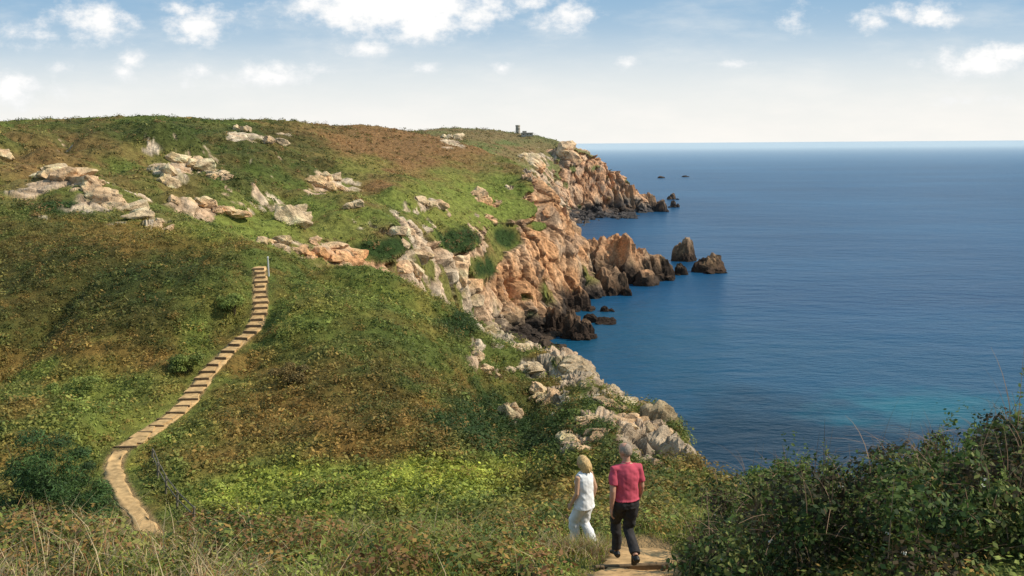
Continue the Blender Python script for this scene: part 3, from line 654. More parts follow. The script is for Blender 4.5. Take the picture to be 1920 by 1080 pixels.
def searock(x0,x1,ytop,ybase,humps,label,name='sea_rock',sub=4,tint=None,dp=.8,extra=4):
    k=kz((x0+x1)/2,ybase); Y0=-H/k; bl=[]; m=depth(Y0,0)/F; W=(x1-x0)*m; Hh=(ybase-ytop)*m*.97
    Xc=sx((x0+x1)/2,ybase)*Y0; Yc=Y0+W*dp*.25
    for j,(ox,hf,wf) in enumerate(humps):
        hh=Hh*hf; w=W*wf
        bl.append(block((Xc+ox*W,Yc+rng.uniform(-.1,.15)*W*dp,-.5*hh),(w*1.02,w*rng.uniform(.75,1.)*dp*1.2,hh*1.5),sub,14,.13,.05,rng.uniform(-.4,.4),2.8,2.6))
    for j in range(extra):
        ox=rng.uniform(-.45,.45); hh=Hh*rng.uniform(.12,.3); w=W*rng.uniform(.07,.16)
        bl.append(block((Xc+ox*W,Yc-W*dp*rng.uniform(.15,.5),0),(w*1.2,w*1.1,hh),3,12,.2,.2,None,2.6,2.))
    return rocks_obj(name,bl,label,'sea rock',tint=tint,part='crag')
searock(1070,1218,432,530,[(.06,.92,.42),(-.18,.84,.36),(.2,.86,.36),(.36,.62,.22),(-.36,.62,.22),(.02,.8,.48),(.44,.4,.12)],'big orange topped sea stack joined to the cliff foot','sea_stack',5,(.85,.76,.68),.8,8)
searock(1180,1262,468,525,[(-.02,.88,.46),(-.26,.95,.34),(.22,.78,.32),(.4,.45,.18)],'dark ribbed rock at the seaward end of the orange stack','sea_rock',4,(.6,.53,.47),.8,5)
searock(1105,1182,500,553,[(0,.85,.46),(-.2,.95,.34),(.26,.75,.3)],'low dark rock in front of the orange sea stack',tint=(.6,.54,.5),extra=5)
searock(1263,1309,447,490,[(0,.7,.46),(.06,1.,.42),(-.2,.75,.34)],'tall narrow islet standing off the orange stack',tint=(.72,.62,.55),extra=3)
searock(1300,1366,479,511,[(0,.75,.46),(.08,1.,.4),(-.22,.8,.32),(.36,.5,.18)],'low humped brown islet farthest out beyond the stack',tint=(.75,.62,.52),extra=4)
searock(1264,1298,494,515,[(0,.7,.46),(-.1,1.,.36)],'small dark rock between the two islets',tint=(.6,.54,.48),extra=3)
searock(1010,1070,574,625,[(0,.75,.45),(-.06,1.,.37),(.25,.7,.3)],'dark pointed rock against the foot of the cove',tint=(.75,.65,.57),extra=5)
searock(1050,1115,584,635,[(0,.75,.46),(-.14,1.,.38),(.2,.85,.32)],'dark block of rock at the mouth of the cove',tint=(.68,.58,.51),extra=5)
searock(1026,1110,530,582,[(0,.75,.46),(-.18,1.,.38),(.18,.85,.32)],'dark craggy shelf under the orange cliff',tint=(.8,.7,.62),extra=6)
searock(1094,1156,590,606,[(-.25,1.,.26),(.1,.6,.32),(.38,.45,.18)],'flat dark reef just breaking the water off the cove',tint=(.6,.53,.48),extra=4)
searock(1124,1152,574,584,[(-.1,1.,.34),(.25,.55,.24)],'tiny dark rock awash behind the flat reef',tint=(.58,.5,.45),extra=2)
searock(1184,1240,353,396,[(-.08,.7,.44),(-.2,1.,.32),(.12,.75,.3),(.38,.42,.18)],'dark jagged rock at the tip of the far headland',tint=(.65,.57,.5),extra=4)
searock(1227,1254,374,397,[(0,1.,.42),(.26,.55,.26)],'small dark stack beside the far headland tip',tint=(.6,.53,.48),extra=2)
searock(1252,1272,362,374,[(0,1.,.4),(-.3,.55,.24)],'small rock seaward of the far headland tip',tint=(.6,.53,.48),extra=2)
searock(1254,1275,376,389,[(-.1,1.,.4),(.3,.5,.24)],'low rock just in front of the outermost far rock',tint=(.6,.53,.48),extra=2)
searock(1115,1194,349,398,[(-.1,.7,.46),(-.28,.85,.28),(.0,.95,.3),(.28,1.,.28)],'black buttress standing at the foot of the far headland',tint=(.62,.56,.5),extra=5)
searock(1232,1248,330,334,[(0,1.,.4),(.3,.6,.2)],'tiny reef far out beyond the headland',sub=3,tint=(.6,.52,.47),extra=1)
searock(1278,1294,329,332,[(-.1,1.,.35),(.3,.7,.2)],'faint low reef right of the tiny far reef',sub=3,tint=(.6,.52,.47),extra=1)
# ------------------------------------------------------------------ steps
def boxmesh(name,c8,mat,parent):
    bm=bmesh.new(); vs=[bm.verts.new(c) for c in c8]
    for f in ((0,3,2,1),(4,5,6,7),(0,1,5,4),(1,2,6,5),(2,3,7,6),(3,0,4,7)): bm.faces.new([vs[i] for i in f])
    bmesh.ops.recalc_face_normals(bm,faces=bm.faces); bmesh.ops.bevel(bm,geom=bm.edges[:],offset=.012,segments=1,affect='EDGES')
    me=bpy.data.meshes.new(name); bm.to_mesh(me); bm.free(); me.materials.append(mat)
    o=bpy.data.objects.new(name,me); COL.objects.link(o)
    if parent: o.parent=parent
    return o
base=ST[0]; flight=empty('hillside_steps',tuple(base)); tag(flight,'long flight of earth steps with timber risers climbing the bracken slope','steps')
NS=31; L=stt[-1]
def cv(t):
    c=np.array([np.interp(t,stt,ST[:,i]) for i in range(3)]); e=np.array([np.interp(min(t+.6,L),stt,ST[:,i])-np.interp(max(t-.6,0),stt,ST[:,i]) for i in range(2)]); e/=np.linalg.norm(e)
    return c,e,np.array([e[1],-e[0]])
for k in range(NS):
    t0=L*k/NS; t1=L*(k+1)/NS; a,e0,n0=cv(t0); b,e1,n1=cv(t1-.15*rng.random()); za=a[2]; zb=b[2]; zt=(za+zb)/2+.02
    w=.48+rng.uniform(-.1,.1); sh_=rng.uniform(-.14,.14); r4=rng.uniform(-.18,.18,4)
    pts=[a[:2]+n0*(-w+sh_+r4[0]),a[:2]+n0*(w+sh_+r4[1]),b[:2]-e1*.09+n1*(w+sh_-.15+r4[2]),b[:2]-e1*.09+n1*(-w+sh_+.15+r4[3])]
    tz=[zt*.75+za*.25,zt*.75+za*.25,zt*.75+zb*.25,zt*.75+zb*.25]   # the worn earth tread slopes with the hill
    c8=[(q[0]-base[0],q[1]-base[1],zt-.45-base[2]) for q in pts]+[(q[0]-base[0],q[1]-base[1],z_+.01-base[2]+rng.uniform(-.025,.025)) for q,z_ in zip(pts,tz)]
    stp_o=boxmesh('step',c8,M_dirt,flight)
    w2=w+.04; pts=[a[:2]-e0*.09+n0*(-w2+sh_),a[:2]-e0*.09+n0*(w2+sh_),a[:2]-e0*.003+n0*(w2+sh_),a[:2]-e0*.003+n0*(-w2+sh_)]
    zr=tz[0]+.02
    c8=[(q[0]-base[0],q[1]-base[1],zr-.4-base[2]) for q in pts]+[(q[0]-base[0],q[1]-base[1],zr+.02-base[2]) for q in pts]
    boxmesh('riser_board',c8,M_wood,stp_o)
c=np.array(hit(1185,1074,5,24)); zt=float(np.interp(c[1],NP[:,1],NP[:,2]))+.05
e=empty('timber_step',(c[0],c[1],zt)); tag(e,'timber edged step across the trodden earth path behind the man','step')
c8=[(-.55,-.06,-.3),(.55,.02,-.3),(.54,.09,-.3),(-.56,.01,-.3),(-.55,-.06,0),(.55,.02,0),(.54,.09,0),(-.56,.01,0)]
boxmesh('plank',c8,M_wood,e)
for xx in (-.45,.45): boxmesh('peg',[(xx-.03,-.11,-.35),(xx+.03,-.11,-.35),(xx+.03,-.055+.01*xx,-.35),(xx-.03,-.055+.01*xx,-.35),(xx-.03,-.11,.03),(xx+.03,-.11,.03),(xx+.03,-.055,.03),(xx-.03,-.055,.03)],M_wood,e)
X,Y,z=hit(504,518,40,112); e=empty('marker_post',(X,Y,z)); tag(e,'slim pale post standing at the top of the steps','post')
boxmesh('post',[(-.06,-.06,-.4),(.06,-.06,-.4),(.06,.06,-.4),(-.06,.06,-.4),(-.055,-.055,1.75),(.055,-.055,1.75),(.055,.055,1.75),(-.055,.055,1.75)],M_white,e)
boxmesh('cap',[(-.085,-.085,1.75),(.085,-.085,1.75),(.085,.085,1.75),(-.085,.085,1.75),(-.03,-.03,1.86),(.03,-.03,1.86),(.03,.03,1.86),(-.03,.03,1.86)],M_white,e)
fp=[hit(a,b,24,112) for a,b in ((285,872),(295,898),(310,926),(331,954),(362,985))]
e=empty('low_fence',fp[0]); tag(e,'low weathered post and rail fence beside the lower sandy path','fence')
for k,(x,y,zz) in enumerate(fp):
    x-=fp[0][0]; y-=fp[0][1]; zz-=fp[0][2]; r=.042; hh=.85
    boxmesh('post',[(x-r,y-r,zz-.3),(x+r,y-r,zz-.3),(x+r,y+r,zz-.3),(x-r,y+r,zz-.3),(x-r+.1,y-r,zz+hh),(x+r+.1,y-r,zz+hh),(x+r+.1,y+r,zz+hh),(x-r+.1,y+r,zz+hh)],M_dwood,e)
for a,b in zip(fp[:-1],fp[1:]):
    a=np.array(a)-fp[0]; b=np.array(b)-fp[0]
    for j,zz in enumerate((.36,.70)):
        o1=np.array([.12*zz+.05,0,zz]); o2=o1+np.array([.01,0,.08]); t=np.array([.035,.0,0])
        boxmesh('rail',[a+o1,b+o1,b+o1+t,a+o1+t,a+o2,b+o2,b+o2+t,a+o2+t],M_dwood,e)
# ------------------------------------------------------------------ tower and bunker on the headland
def lathe(name,prof,mat,parent,n=28):
    V=[];Fc=[]
    for (r,z) in prof:
        for k in range(n): V.append((r*math.cos(k*6.28318/n),r*math.sin(k*6.28318/n),z))
    for i in range(len(prof)-1):
        for k in range(n): Fc.append((i*n+k,i*n+(k+1)%n,(i+1)*n+(k+1)%n,(i+1)*n+k))
    return mesh_np(name,V,Fc,mat,parent=parent)
def crest(px,y0=700,y1=1100):
    ys=np.linspace(y0,y1,200); s_=sx(px,248); z_=hgt(s_*ys,ys); k_=(z_-H)/ys; i_=int(np.argmax(k_)); return s_*ys[i_],ys[i_],float(z_[i_]),float(k_[i_])
X,Yt,zt,k_=crest(971)
e=empty('watch_tower',(X,Yt,zt-.3)); tag(e,'small round stone watch tower on the skyline of the far headland','tower')
th=(H+kz(971,234)*Yt)-zt; th=min(max(7.5,th),12)
lathe('tower_body',[(2.7,-2),(2.6,0),(2.25,th*.8),(2.25,th*.82),(0,th*.82)],M_stone,e)
lathe('parapet',[(2.25,th*.80),(2.55,th*.84),(2.5,th),(2.0,th),(2.0,th*.83)],M_stone,e)
for a in (-1.9,-1.2,-.6): 
    x,y=2.42*math.cos(a),2.42*math.sin(a); boxmesh('window',[(x-.25,y-.2,th*.5),(x+.25,y-.2,th*.5),(x+.25,y+.2,th*.5),(x-.25,y+.2,th*.5),(x-.25,y-.2,th*.62),(x+.25,y-.2,th*.62),(x+.25,y+.2,th*.62),(x-.25,y+.2,th*.62)],M_dark,e)
boxmesh('door',[(-.5,-2.75,0),(.5,-2.75,0),(.5,-2.2,0),(-.5,-2.2,0),(-.5,-2.6,2),(.5,-2.6,2),(.5,-2.1,2),(-.5,-2.1,2)],M_dark,e)
X,Yt,zt,k_=crest(989); e=empty('bunker',(X,Yt-6,zt-.6)); tag(e,'low stone bunker beside the round watch tower on the headland','bunker')
def bx(n,x0,x1,y0,y1,z0,z1,mat,par): return boxmesh(n,[(x0,y0,z0),(x1,y0,z0),(x1,y1,z0),(x0,y1,z0),(x0,y0,z1),(x1,y0,z1),(x1,y1,z1),(x0,y1,z1)],mat,par)
bx('wall',-6,5,-3,3,-3,2.2,M_stone,e); bx('roof',-6.4,5.4,-3.4,3.4,2.2,2.8,M_stone,e); bx('turret',-5,-1,-2,2,2.8,4.4,M_stone,e)
for xx in (-4,0,3): bx('opening',xx-.6,xx+.6,-3.06,-2.8,.8,1.5,M_dark,e)
# ------------------------------------------------------------------ sea
m_sea,t,b=newmat('sea_mat')
g=t.n('ShaderNodeNewGeometry'); pos=g.outputs['Position']
mp=t.n('ShaderNodeMapping'); t.l(pos,mp.inputs[0]); mp.inputs['Rotation'].default_value=(0,0,.35); mp.inputs['Scale'].default_value=(.35,1,1)
big=t.noise(pos,.004,4,.6); band=t.noise(mp.outputs[0],.006,5,.6)
c1=t.mix(t.mr(big,.35,.65),(.006,.050,.115,1),(.009,.068,.148,1))
c1=t.mix(t.mr(band,.42,.75,0,.7),c1,(.022,.112,.215,1))
sp_=t.n('ShaderNodeSeparateXYZ'); t.l(pos,sp_.inputs[0])
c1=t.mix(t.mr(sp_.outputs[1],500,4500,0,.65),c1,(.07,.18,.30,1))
c1=t.mix(t.mr(sp_.outputs[1],1200,11000,0,.96),c1,(.46,.55,.60,1))  # pale horizon haze painted into the far sea's colour
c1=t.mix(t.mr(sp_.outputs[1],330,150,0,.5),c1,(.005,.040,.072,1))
def spot(px,py,rad,stretch=(1,1)):
    k=kz(px,py); Y=-H/k; X=sx(px,py)*Y
    v1=t.n('ShaderNodeVectorMath',operation='SUBTRACT'); t.l(pos,v1.inputs[0]); v1.inputs[1].default_value=(X,Y,0)
    v2=t.n('ShaderNodeVectorMath',operation='MULTIPLY'); t.l(v1.outputs[0],v2.inputs[0]); v2.inputs[1].default_value=(1/(rad*stretch[0]),1/(rad*stretch[1]),0)
    v3=t.n('ShaderNodeVectorMath',operation='LENGTH'); t.l(v2.outputs[0],v3.inputs[0])
    nz=t.noise(pos,1.6/rad,5,.6); return t.m('ADD',v3.outputs['Value'],t.m('MULTIPLY',t.m('SUBTRACT',nz,.5),2.2))
c1=t.mix(t.mr(spot(1560,690,90,(1.6,1.)),1.3,.1,0,.3),c1,(.008,.075,.12,1))
c1=t.mix(t.mr(spot(1430,830,60,(1.6,.7)),1.2,.2,0,.75),c1,(.004,.019,.034,1))
c1=t.mix(t.mr(spot(1740,765,24,(1.4,.8)),1.2,.1,0,.55),c1,(.012,.16,.205,1))
c1=t.mix(t.mr(spot(1150,620,50,(1.,1.4)),1.2,.2,0,.3),c1,(.007,.07,.10,1))
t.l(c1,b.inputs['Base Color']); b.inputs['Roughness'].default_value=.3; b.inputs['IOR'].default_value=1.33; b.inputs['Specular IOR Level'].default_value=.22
mp2=t.n('ShaderNodeMapping'); t.l(pos,mp2.inputs[0]); mp2.inputs['Rotation'].default_value=(0,0,.5); mp2.inputs['Scale'].default_value=(.45,1,1)
w1=t.noise(mp2.outputs[0],.16,5,.6); w2=t.noise(mp2.outputs[0],.75,3,.6); w3=t.noise(mp2.outputs[0],.03,3,.6)
hs=t.m('ADD',t.m('ADD',t.m('MULTIPLY',w1,1.0),t.m('MULTIPLY',w2,.3)),t.m('MULTIPLY',w3,1.6))
bp=t.n('ShaderNodeBump'); bp.inputs['Strength'].default_value=.55; bp.inputs['Distance'].default_value=2.2; t.l(hs,bp.inputs['Height']); t.l(bp.outputs[0],b.inputs['Normal'])
S=90000
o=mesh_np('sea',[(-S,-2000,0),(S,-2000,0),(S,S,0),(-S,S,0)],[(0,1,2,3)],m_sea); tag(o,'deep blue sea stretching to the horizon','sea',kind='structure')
# ------------------------------------------------------------------ people
def frame_loft(bm,pts,rad,n=14,ref=(1,0,0)):
    pts=[Vector(p) for p in pts]; ring=[]
    for i,p in enumerate(pts):
        tg=(pts[min(i+1,len(pts)-1)]-pts[max(i-1,0)]).normalized(); a=Vector(ref); a=(a-tg*a.dot(tg)).normalized(); b_=tg.cross(a)
        r=rad[i]; ra,rb=(r,r) if not isinstance(r,tuple) else r
        ring.append([bm.verts.new(p+a*ra*math.cos(k*6.28318/n)+b_*rb*math.sin(k*6.28318/n)) for k in range(n)])
    for i in range(len(ring)-1):
        for k in range(n): bm.faces.new((ring[i][k],ring[i][(k+1)%n],ring[i+1][(k+1)%n],ring[i+1][k]))
    bm.faces.new(ring[0][::-1]); bm.faces.new(ring[-1])
def ell(bm,c,r,rot=None):
    Mx=Matrix.Translation(c)@(rot or Matrix.Identity(4))@Matrix.Diagonal((r[0],r[1],r[2],1)); bmesh.ops.create_uvsphere(bm,u_segments=18,v_segments=12,radius=1,matrix=Mx)
def remesh(name,bm,mat,parent,vox=.009,it=3,cut=None,wr=0):
    bmesh.ops.recalc_face_normals(bm,faces=bm.faces); me=bpy.data.meshes.new(name); bm.to_mesh(me); bm.free()
    ob=bpy.data.objects.new(name+'_tmp',me); COL.objects.link(ob)
    r=ob.modifiers.new('r','REMESH'); r.mode='VOXEL'; r.voxel_size=vox
    s_=ob.modifiers.new('s','SMOOTH'); s_.iterations=it; s_.factor=.5
    dg=bpy.context.evaluated_depsgraph_get(); dg.update(); m2=bpy.data.meshes.new_from_object(ob.evaluated_get(dg)); m2.name=name
    bpy.data.objects.remove(ob); 
    if cut:
        b2=bmesh.new(); b2.from_mesh(m2); dl=[w for w in b2.verts if cut(w.co)]; bmesh.ops.delete(b2,geom=dl,context='VERTS'); b2.to_mesh(m2); b2.free()
    if wr>0:
        n_=len(m2.vertices); co=np.empty(n_*3,dtype=np.float32); m2.vertices.foreach_get('co',co); co=co.reshape(-1,3); no=np.empty(n_*3,dtype=np.float32); m2.vertices.foreach_get('normal',no); no=no.reshape(-1,3)
        q_=co.astype(float)@np.array([[1,0,.5],[0,1,-.3],[0,0,1.]]); wv=(fbm(q_*np.array([8,8,11.])+3,2,8)-.5)*wr; co=co+no*wv[:,None].astype(np.float32); m2.vertices.foreach_set('co',co.ravel()); m2.update()
    m2.materials.clear(); m2.materials.append(mat)
    for p_ in m2.polygons: p_.use_smooth=True
    o=bpy.data.objects.new(name,m2); COL.objects.link(o); o.parent=parent; return o
M_skin=mat_plain('skin',(.5,.26,.17),.55,30,.12,.35,0)
M_skin2=mat_plain('tanned_skin',(.52,.3,.19),.55,30,.12,.35,0)
M_pink=mat_plain('pink_cotton',(.50,.08,.115),.9,14,.12,.15,.2)
M_trou=mat_plain('dark_trousers',(.035,.032,.032),.85,14,.3,.2,.3)
M_belt=mat_plain('black_leather',(.01,.01,.01),.5,25,.2,.4)
M_wh=mat_plain('white_cotton',(.76,.75,.74),.85,12,.06,.2,.2)
M_grey=mat_plain('grey_hair',(.33,.25,.19),.75,60,.35,.25,.4)
M_blond=mat_plain('blonde_hair',(.52,.34,.14),.6,45,.45,.4,.6)
M_eye=mat_plain('eye',(.05,.04,.03),.2,5,.1)
def hand(bm,w,e,sx_):
    w=Vector(w); d=(w-Vector(e)).normalized(); fw=Vector((0,1,0)); fw=(fw-d*fw.dot(d)).normalized()
    inn=Vector((-sx_,0,0)); k=w+d*.085
    frame_loft(bm,[w-d*.01,w+d*.04,k],[(.018,.028),(.017,.04),(.014,.04)],12,ref=(1,0,0))
    for off,ln in ((.03,.075),(.011,.085),(-.009,.08),(-.028,.062)):
        b0=k+fw*off-d*.01; b1=b0+d*ln*.5+inn*.008; b2=b1+d*ln*.38+inn*.02; b3=b2+d*ln*.25+inn*.022
        frame_loft(bm,[b0,b1,b2,b3],[.0095,.009,.0085,.007],8,ref=(0,1,0))
    t0=w+d*.025+fw*.03; t1=t0+d*.03+fw*.025+inn*.006; t2=t1+d*.032+fw*.006+inn*.01
    frame_loft(bm,[t0,t1,t2],[.012,.011,.009],8,ref=(1,0,0))
def person(loc,yaw,sc,J_,fem,label):
    e=empty('person',loc,yaw); e.scale=(sc,sc,sc); tag(e,label,'person'); LX=J_.get('lean',0.)
    def ln_(p):   # lean the upper body forward about the hips
        p=Vector(p); 
        if p.z<=.95: return p
        return Vector((p.x+LX*.25*(p.z-.95),p.y+LX*(p.z-.95),p.z))
    sk=M_skin2 if fem else M_skin; HZ=1.615
    bm=bmesh.new(); g=.97 if fem else 1.
    tor=[((0,0,.90),(.172,.125) if fem else (.162,.118)),((0,0,1.0),(.16*g,.115)),((0,-.005,1.12),(.145 if fem else .152,.108)),((0,0,1.27),(.158*g,.115)),((0,0,1.36),(.168*g,.108)),((0,-.003,1.42),(.15*g,.09)),((0,-.005,1.465),(.1*g,.07)),((0,0,1.5),(.06,.06))]
    tor=[(tuple(ln_(a)),b_) for a,b_ in tor]
    frame_loft(bm,[a for a,b_ in tor],[b_ for a,b_ in tor],18)
    HC=ln_((0,.012,HZ)); hr=Matrix.Rotation(J_['hyaw'],4,'Z')@Matrix.Rotation(-J_.get('nod',.15),4,'X'); hp=lambda x,y,z: HC+ (hr@Vector((x,y,z)))
    frame_loft(bm,[ln_((0,-.005,1.46)),ln_((0,.005,1.59))],[.055*g,.052*g],12)
    ell(bm,hp(0,.005,.045),(.074,.094,.105),hr); ell(bm,hp(0,.045,-.02),(.05,.055,.06),hr); ell(bm,hp(0,.1,.02),(.012,.02,.022),hr); ell(bm,hp(0,.09,-.03),(.022,.012,.008),hr)
    for s_ in (-1,1): ell(bm,hp(s_*.076,-.005,.03),(.012,.022,.032),hr)
    ARM={}
    for s_,K in ((-1,'l'),(1,'r')):
        sh=ln_((s_*.18*g,0,1.405)); off=Vector((LX*.25*.4,LX*.4,0)); el,wr=Vector(J_['el'+K])+off,Vector(J_['wr'+K])+off; ARM[K]=(sh,el)
        ml=(sh+el)/2; m2=el*.7+wr*.3
        frame_loft(bm,[ln_((s_*.1,0,1.42)),sh,ml,el,m2,wr],[.056*g,.055*g,.049*g,.041*g,.043*g,.027*g],12,ref=(0,1,0)); hand(bm,wr,el,s_)
        hip=(s_*.088,0,.92); kn,an,to=J_['kn'+K],J_['an'+K],J_['to'+K]
        mt=tuple((Vector(hip)+Vector(kn))/2); cf=tuple(Vector(kn)*.68+Vector(an)*.32+Vector((0,-.015,0)))
        frame_loft(bm,[hip,mt,kn,cf,an],[.09,.077,.056,.054,.037],14)
        frame_loft(bm,[Vector(an)+Vector((0,-.05,-.045)),Vector(an)+Vector((0,.03,-.03)),to],[(.03,.03),(.038,.035),(.035,.018)],10)
    remesh('body',bm,sk,e,.0075,2)
    for s_ in (-1,1):
        bm=bmesh.new(); ell(bm,hp(s_*.03,.088,.035),(.011,.009,.008),hr); me=bpy.data.meshes.new('eye'); bm.to_mesh(me); bm.free(); me.materials.append(M_eye); o=bpy.data.objects.new('eye',me); COL.objects.link(o); o.parent=e
    bm=bmesh.new(); ex=.034 if fem else .017
    z0=.82 if fem else .97
    rr=[(a,(b_[0]+ex,b_[1]+ex)) for a,b_ in tor if a[2]>=z0-.08]
    rr[0]=(tuple(ln_((0,0,z0))),(rr[0][1][0]+.015,rr[0][1][1]+.015))
    rr[-1]=(tuple(ln_((0,0,1.487))),(.068,.066))
    frame_loft(bm,[a for a,b_ in rr],[b_ for a,b_ in rr],18)
    if fem: ell(bm,ln_((-.07,.085,1.28)),(.065,.06,.065)); ell(bm,ln_((.07,.085,1.28)),(.065,.06,.065))
    for s_,K in ((-1,'l'),(1,'r')):
        sh,el=ARM[K]
        if fem: frame_loft(bm,[ln_((s_*.09,0,1.42)),ln_((s_*.16,0,1.42))],[.064,.06],12,ref=(0,1,0))
        else: frame_loft(bm,[ln_((s_*.09,0,1.415)),sh+Vector((0,0,.002)),sh.lerp(el,.3),sh.lerp(el,.72)],[.066,.068,.064,.063],14,ref=(0,1,0))
    remesh('shirt',bm,M_wh if fem else M_pink,e,.009,4,wr=.024)
    if not fem:
        bm=bmesh.new(); frame_loft(bm,[ln_((0,0,1.465)),ln_((0,.0,1.51))],[(.073,.073),(.061,.063)],16); remesh('collar',bm,M_pink,e,.008,1)
        bm=bmesh.new(); frame_loft(bm,[(0,0,.955),(0,0,.99)],[(.186,.139),(.182,.136)],20); remesh('belt',bm,M_belt,e,.008,1)
    bm=bmesh.new(); frame_loft(bm,[(0,0,.985),(0,-.005,.92),(0,-.008,.86)],[(.176,.13),(.186,.142),(.168,.134)],18)
    lw=1.25 if fem else 1.
    for s_,K in ((-1,'l'),(1,'r')):
        hip=Vector((s_*.088,-.003,.91)); kn,an=Vector(J_['kn'+K]),Vector(J_['an'+K])
        frame_loft(bm,[hip,hip.lerp(kn,.5),kn,kn.lerp(an,.4)+Vector((0,-.012,0)),kn.lerp(an,.93)],[.105,.096*(1+(lw-1)*.4),.078*lw,.072*lw,.066*lw],14)
    remesh('trousers',bm,M_wh if fem else M_trou,e,.01,3,wr=.03)
    for K in 'lr':
        an,to=Vector(J_['an'+K]),Vector(J_['to'+K]); bm=bmesh.new()
        frame_loft(bm,[an+Vector((0,-.075,-.045)),an+Vector((0,-.03,-.03)),an+Vector((0,.05,-.03)),to,to+Vector((0,.035,-.004))],[(.036,.04),(.046,.052),(.048,.045),(.045,.03),(.03,.02)],12); remesh('shoe',bm,M_wh if fem else M_belt,e,.008,1)
    bm=bmesh.new(); inv=hr.inverted()
    if fem:
        ell(bm,hp(0,-.012,.055),(.09,.106,.11),hr)
        for k in range(15):   # separate loose locks falling to the neck
            an_=math.pi*(1.0+ (k-7)/7.*.62)+math.pi/2; cx,cy=math.cos(an_),math.sin(an_); ll=rng.uniform(.12,.19); fl=rng.uniform(-.015,.03)
            frame_loft(bm,[hp(cx*.055,cy*.07-.01,.09),hp(cx*.084,cy*.098-.012,.03),hp(cx*.096,cy*.1-.02,-.06),hp(cx*(.088+fl),cy*(.085+fl)-.02,-ll)],[.03,.03,.025,.011],8)
        remesh('hair',bm,M_blond,e,.007,1,cut=lambda c:(lambda q:(q.y>.055 and q.z<.1))(inv@(c-HC)),wr=.016)
    else:
        ell(bm,hp(0,-.006,.042),(.079,.098,.107),hr)
        remesh('hair',bm,M_grey,e,.006,1,cut=lambda c:(lambda q:(q.y>.035 or q.z<-.03 or (q.z>.11 and q.y>-.05) or (q.y>.0 and q.z<.035)))(inv@(c-HC)),wr=.008)
    return e
mx,my,_=hit(1172,1071,8,24); d_,pz=pdist(np.array([mx]),np.array([my]),NP,1)
JM=dict(hyaw=.65,nod=.3,lean=.07,ell=(-.225,-.09,1.125),wrl=(-.235,-.07,.875),elr=(.23,.0,1.13),wrr=(.235,.12,.89),
 knl=(-.055,.27,.55),anl=(-.035,.27,.08),tol=(-.05,.42,.0),knr=(.07,.08,.5),anr=(.045,-.29,.26),tor=(.055,-.21,.10))
person((mx,my,float(pz[0])+.03),.22,1.06,JM,False,'person in pink polo shirt and dark trousers walking down the path')
JW=dict(hyaw=.45,nod=.35,lean=.05,ell=(-.225,-.02,1.13),wrl=(-.235,.1,.91),elr=(.235,-.07,1.14),wrr=(.24,0.0,.89),
 knl=(-.07,.19,.53),anl=(-.055,.2,.06),tol=(-.065,.35,.01),knr=(.07,.07,.5),anr=(.055,-.18,.15),tor=(.06,-.06,.05))
wz=float(hgt(XWo,YWo)[0])
person((XWo,YWo,wz-.02),.8,.98,JW,True,'person with blonde bob in white sleeveless top and white trousers')
# ------------------------------------------------------------------ world, sun, camera
AZ=math.radians(91); EL=math.radians(42)
w=bpy.data.worlds.new('World'); SC.world=w; w.use_nodes=True; nt=w.node_tree; t=NT(nt)
bg=nt.nodes['Background']; bg.inputs['Strength'].default_value=.1
sky=t.n('ShaderNodeTexSky',sky_type='NISHITA'); sky.sun_disc=False; sky.sun_elevation=EL; sky.sun_rotation=AZ; sky.altitude=60; sky.air_density=1.; sky.dust_density=1.2; sky.ozone_density=1.5
tc=t.n('ShaderNodeTexCoord'); sep=t.n('ShaderNodeSeparateXYZ'); t.l(tc.outputs['Generated'],sep.inputs[0])
yy=t.m('MAXIMUM',sep.outputs[1],.05); u=t.m('DIVIDE',sep.outputs[0],yy); vv=t.m('DIVIDE',sep.outputs[2],yy)
uv=t.n('ShaderNodeCombineXYZ'); t.l(u,uv.inputs[0]); t.l(vv,uv.inputs[1])
uvs=t.n('ShaderNodeMapping'); t.l(uv.outputs[0],uvs.inputs[0]); uvs.inputs['Scale'].default_value=(1,1.5,1)
uvw=t.n('ShaderNodeMapping'); t.l(uv.outputs[0],uvw.inputs[0]); uvw.inputs['Scale'].default_value=(1,3.5,1)
n1=t.noise(uvs.outputs[0],30,9,.64); n2=t.noise(uvw.outputs[0],7,6,.6)
CL=[(180,45,76,36,.8),(370,48,58,38,.9),(345,18,36,18,.8),(735,8,185,56,1.2),(790,45,88,34,1.1),(890,28,66,28,.8),(505,143,74,20,.9),(525,130,30,18,.9),(30,170,50,32,.9),(115,172,22,16,.5),(232,132,24,16,.45),(245,113,24,16,.5),(690,92,46,16,.75),(800,128,26,11,.7),(940,128,18,10,.5),(1058,30,52,28,.85),(1000,5,44,14,.7),(1180,118,18,11,.6),(1640,42,48,16,.75),(1690,25,38,16,.75),(1752,25,46,26,.85),(1840,120,100,24,.9),(1885,105,60,24,.9),(1376,120,32,8,.6),(1490,30,26,20,.35),(1830,188,70,8,.3),(105,128,18,13,.4),(375,131,18,12,.35),(350,160,14,10,.35),(75,62,80,18,.4),(600,132,26,12,.45)]
mx_=None
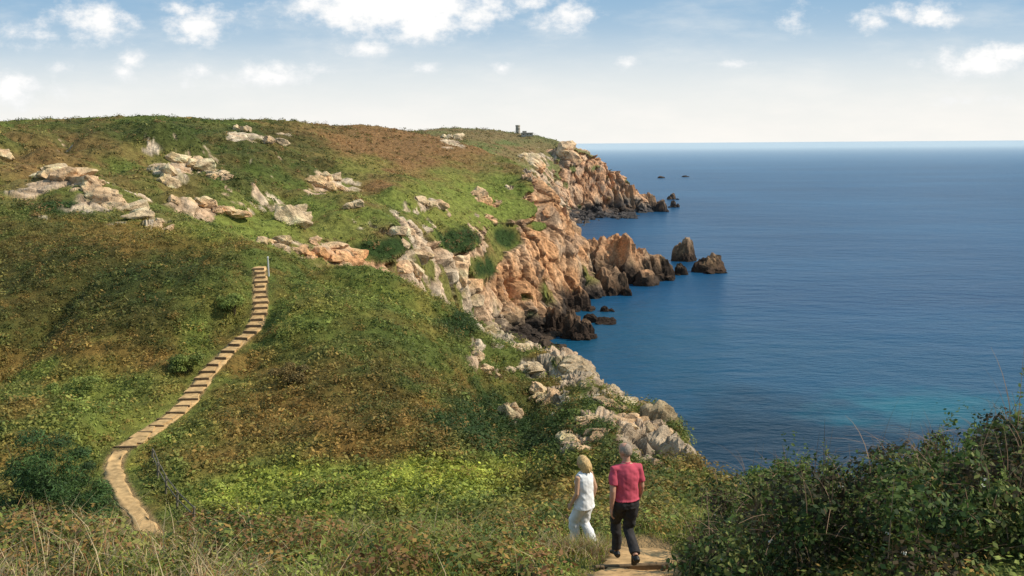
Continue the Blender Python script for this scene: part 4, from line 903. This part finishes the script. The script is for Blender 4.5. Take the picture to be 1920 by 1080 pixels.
for (px,py,rx,ry,am) in CL:
    v1=t.n('ShaderNodeVectorMath',operation='SUBTRACT'); t.l(uv.outputs[0],v1.inputs[0]); v1.inputs[1].default_value=(sx(px,py),kz(px,py),0)
    v2=t.n('ShaderNodeVectorMath',operation='MULTIPLY'); t.l(v1.outputs[0],v2.inputs[0]); v2.inputs[1].default_value=(F/rx*.8,F/ry*.8,0)
    v3=t.n('ShaderNodeVectorMath',operation='LENGTH'); t.l(v2.outputs[0],v3.inputs[0])
    q_=t.m('MULTIPLY',t.m('SUBTRACT',1.,v3.outputs['Value']),am); mx_=q_ if mx_ is None else t.m('MAXIMUM',mx_,q_)
den=t.m('ADD',t.m('MAXIMUM',mx_,-1.),t.m('MULTIPLY',t.m('SUBTRACT',n1,.52),2.2))
dens=t.mr(den,-.12,.75)
grad=t.mix(t.mr(vv,.04,.17),(7.3,8.2,8.7,1),(3.0,5.0,7.1,1))
base_=t.mix(.88,sky.outputs[0],grad)
veil=t.m('MULTIPLY',t.mr(n2,.42,.78),.4)
base_=t.mix(veil,base_,(8.9,9.1,9.0,1))
hz=t.mr(vv,.0,.13,1,0)
base_=t.mix(hz,base_,t.mix(t.mr(n2,.3,.7),(9.3,9.2,8.8,1),(9.9,9.6,9.1,1)))
cc=t.mix(t.mr(den,.1,1.0),(9.3,9.4,9.5,1),(10.6,10.5,10.3,1))
fin=t.mix(dens,base_,cc)
t.l(fin,bg.inputs['Color'])
sun=bpy.data.lights.new('sun','SUN'); sun.energy=5.0; sun.angle=math.radians(.53); sun.color=(1,.92,.78)
so=bpy.data.objects.new('sun',sun); COL.objects.link(so)
dv=Vector((math.sin(AZ)*math.cos(EL),math.cos(AZ)*math.cos(EL),math.sin(EL))); so.rotation_euler=(-dv).to_track_quat('-Z','Y').to_euler(); so.location=(60,20,150)
cam=bpy.data.cameras.new('camera'); cam.sensor_width=36; cam.lens=F/1920*36; cam.clip_start=.1; cam.clip_end=200000
co=bpy.data.objects.new('camera',cam); COL.objects.link(co); co.location=(0,0,H)
co.rotation_euler=(Matrix.Rotation(math.pi/2-P,3,'X')@Matrix.Rotation(-math.atan(ROLL),3,'Z')).to_euler()
SC.camera=co
SC.view_settings.view_transform='Standard'; SC.view_settings.look='None'; SC.view_settings.exposure=0
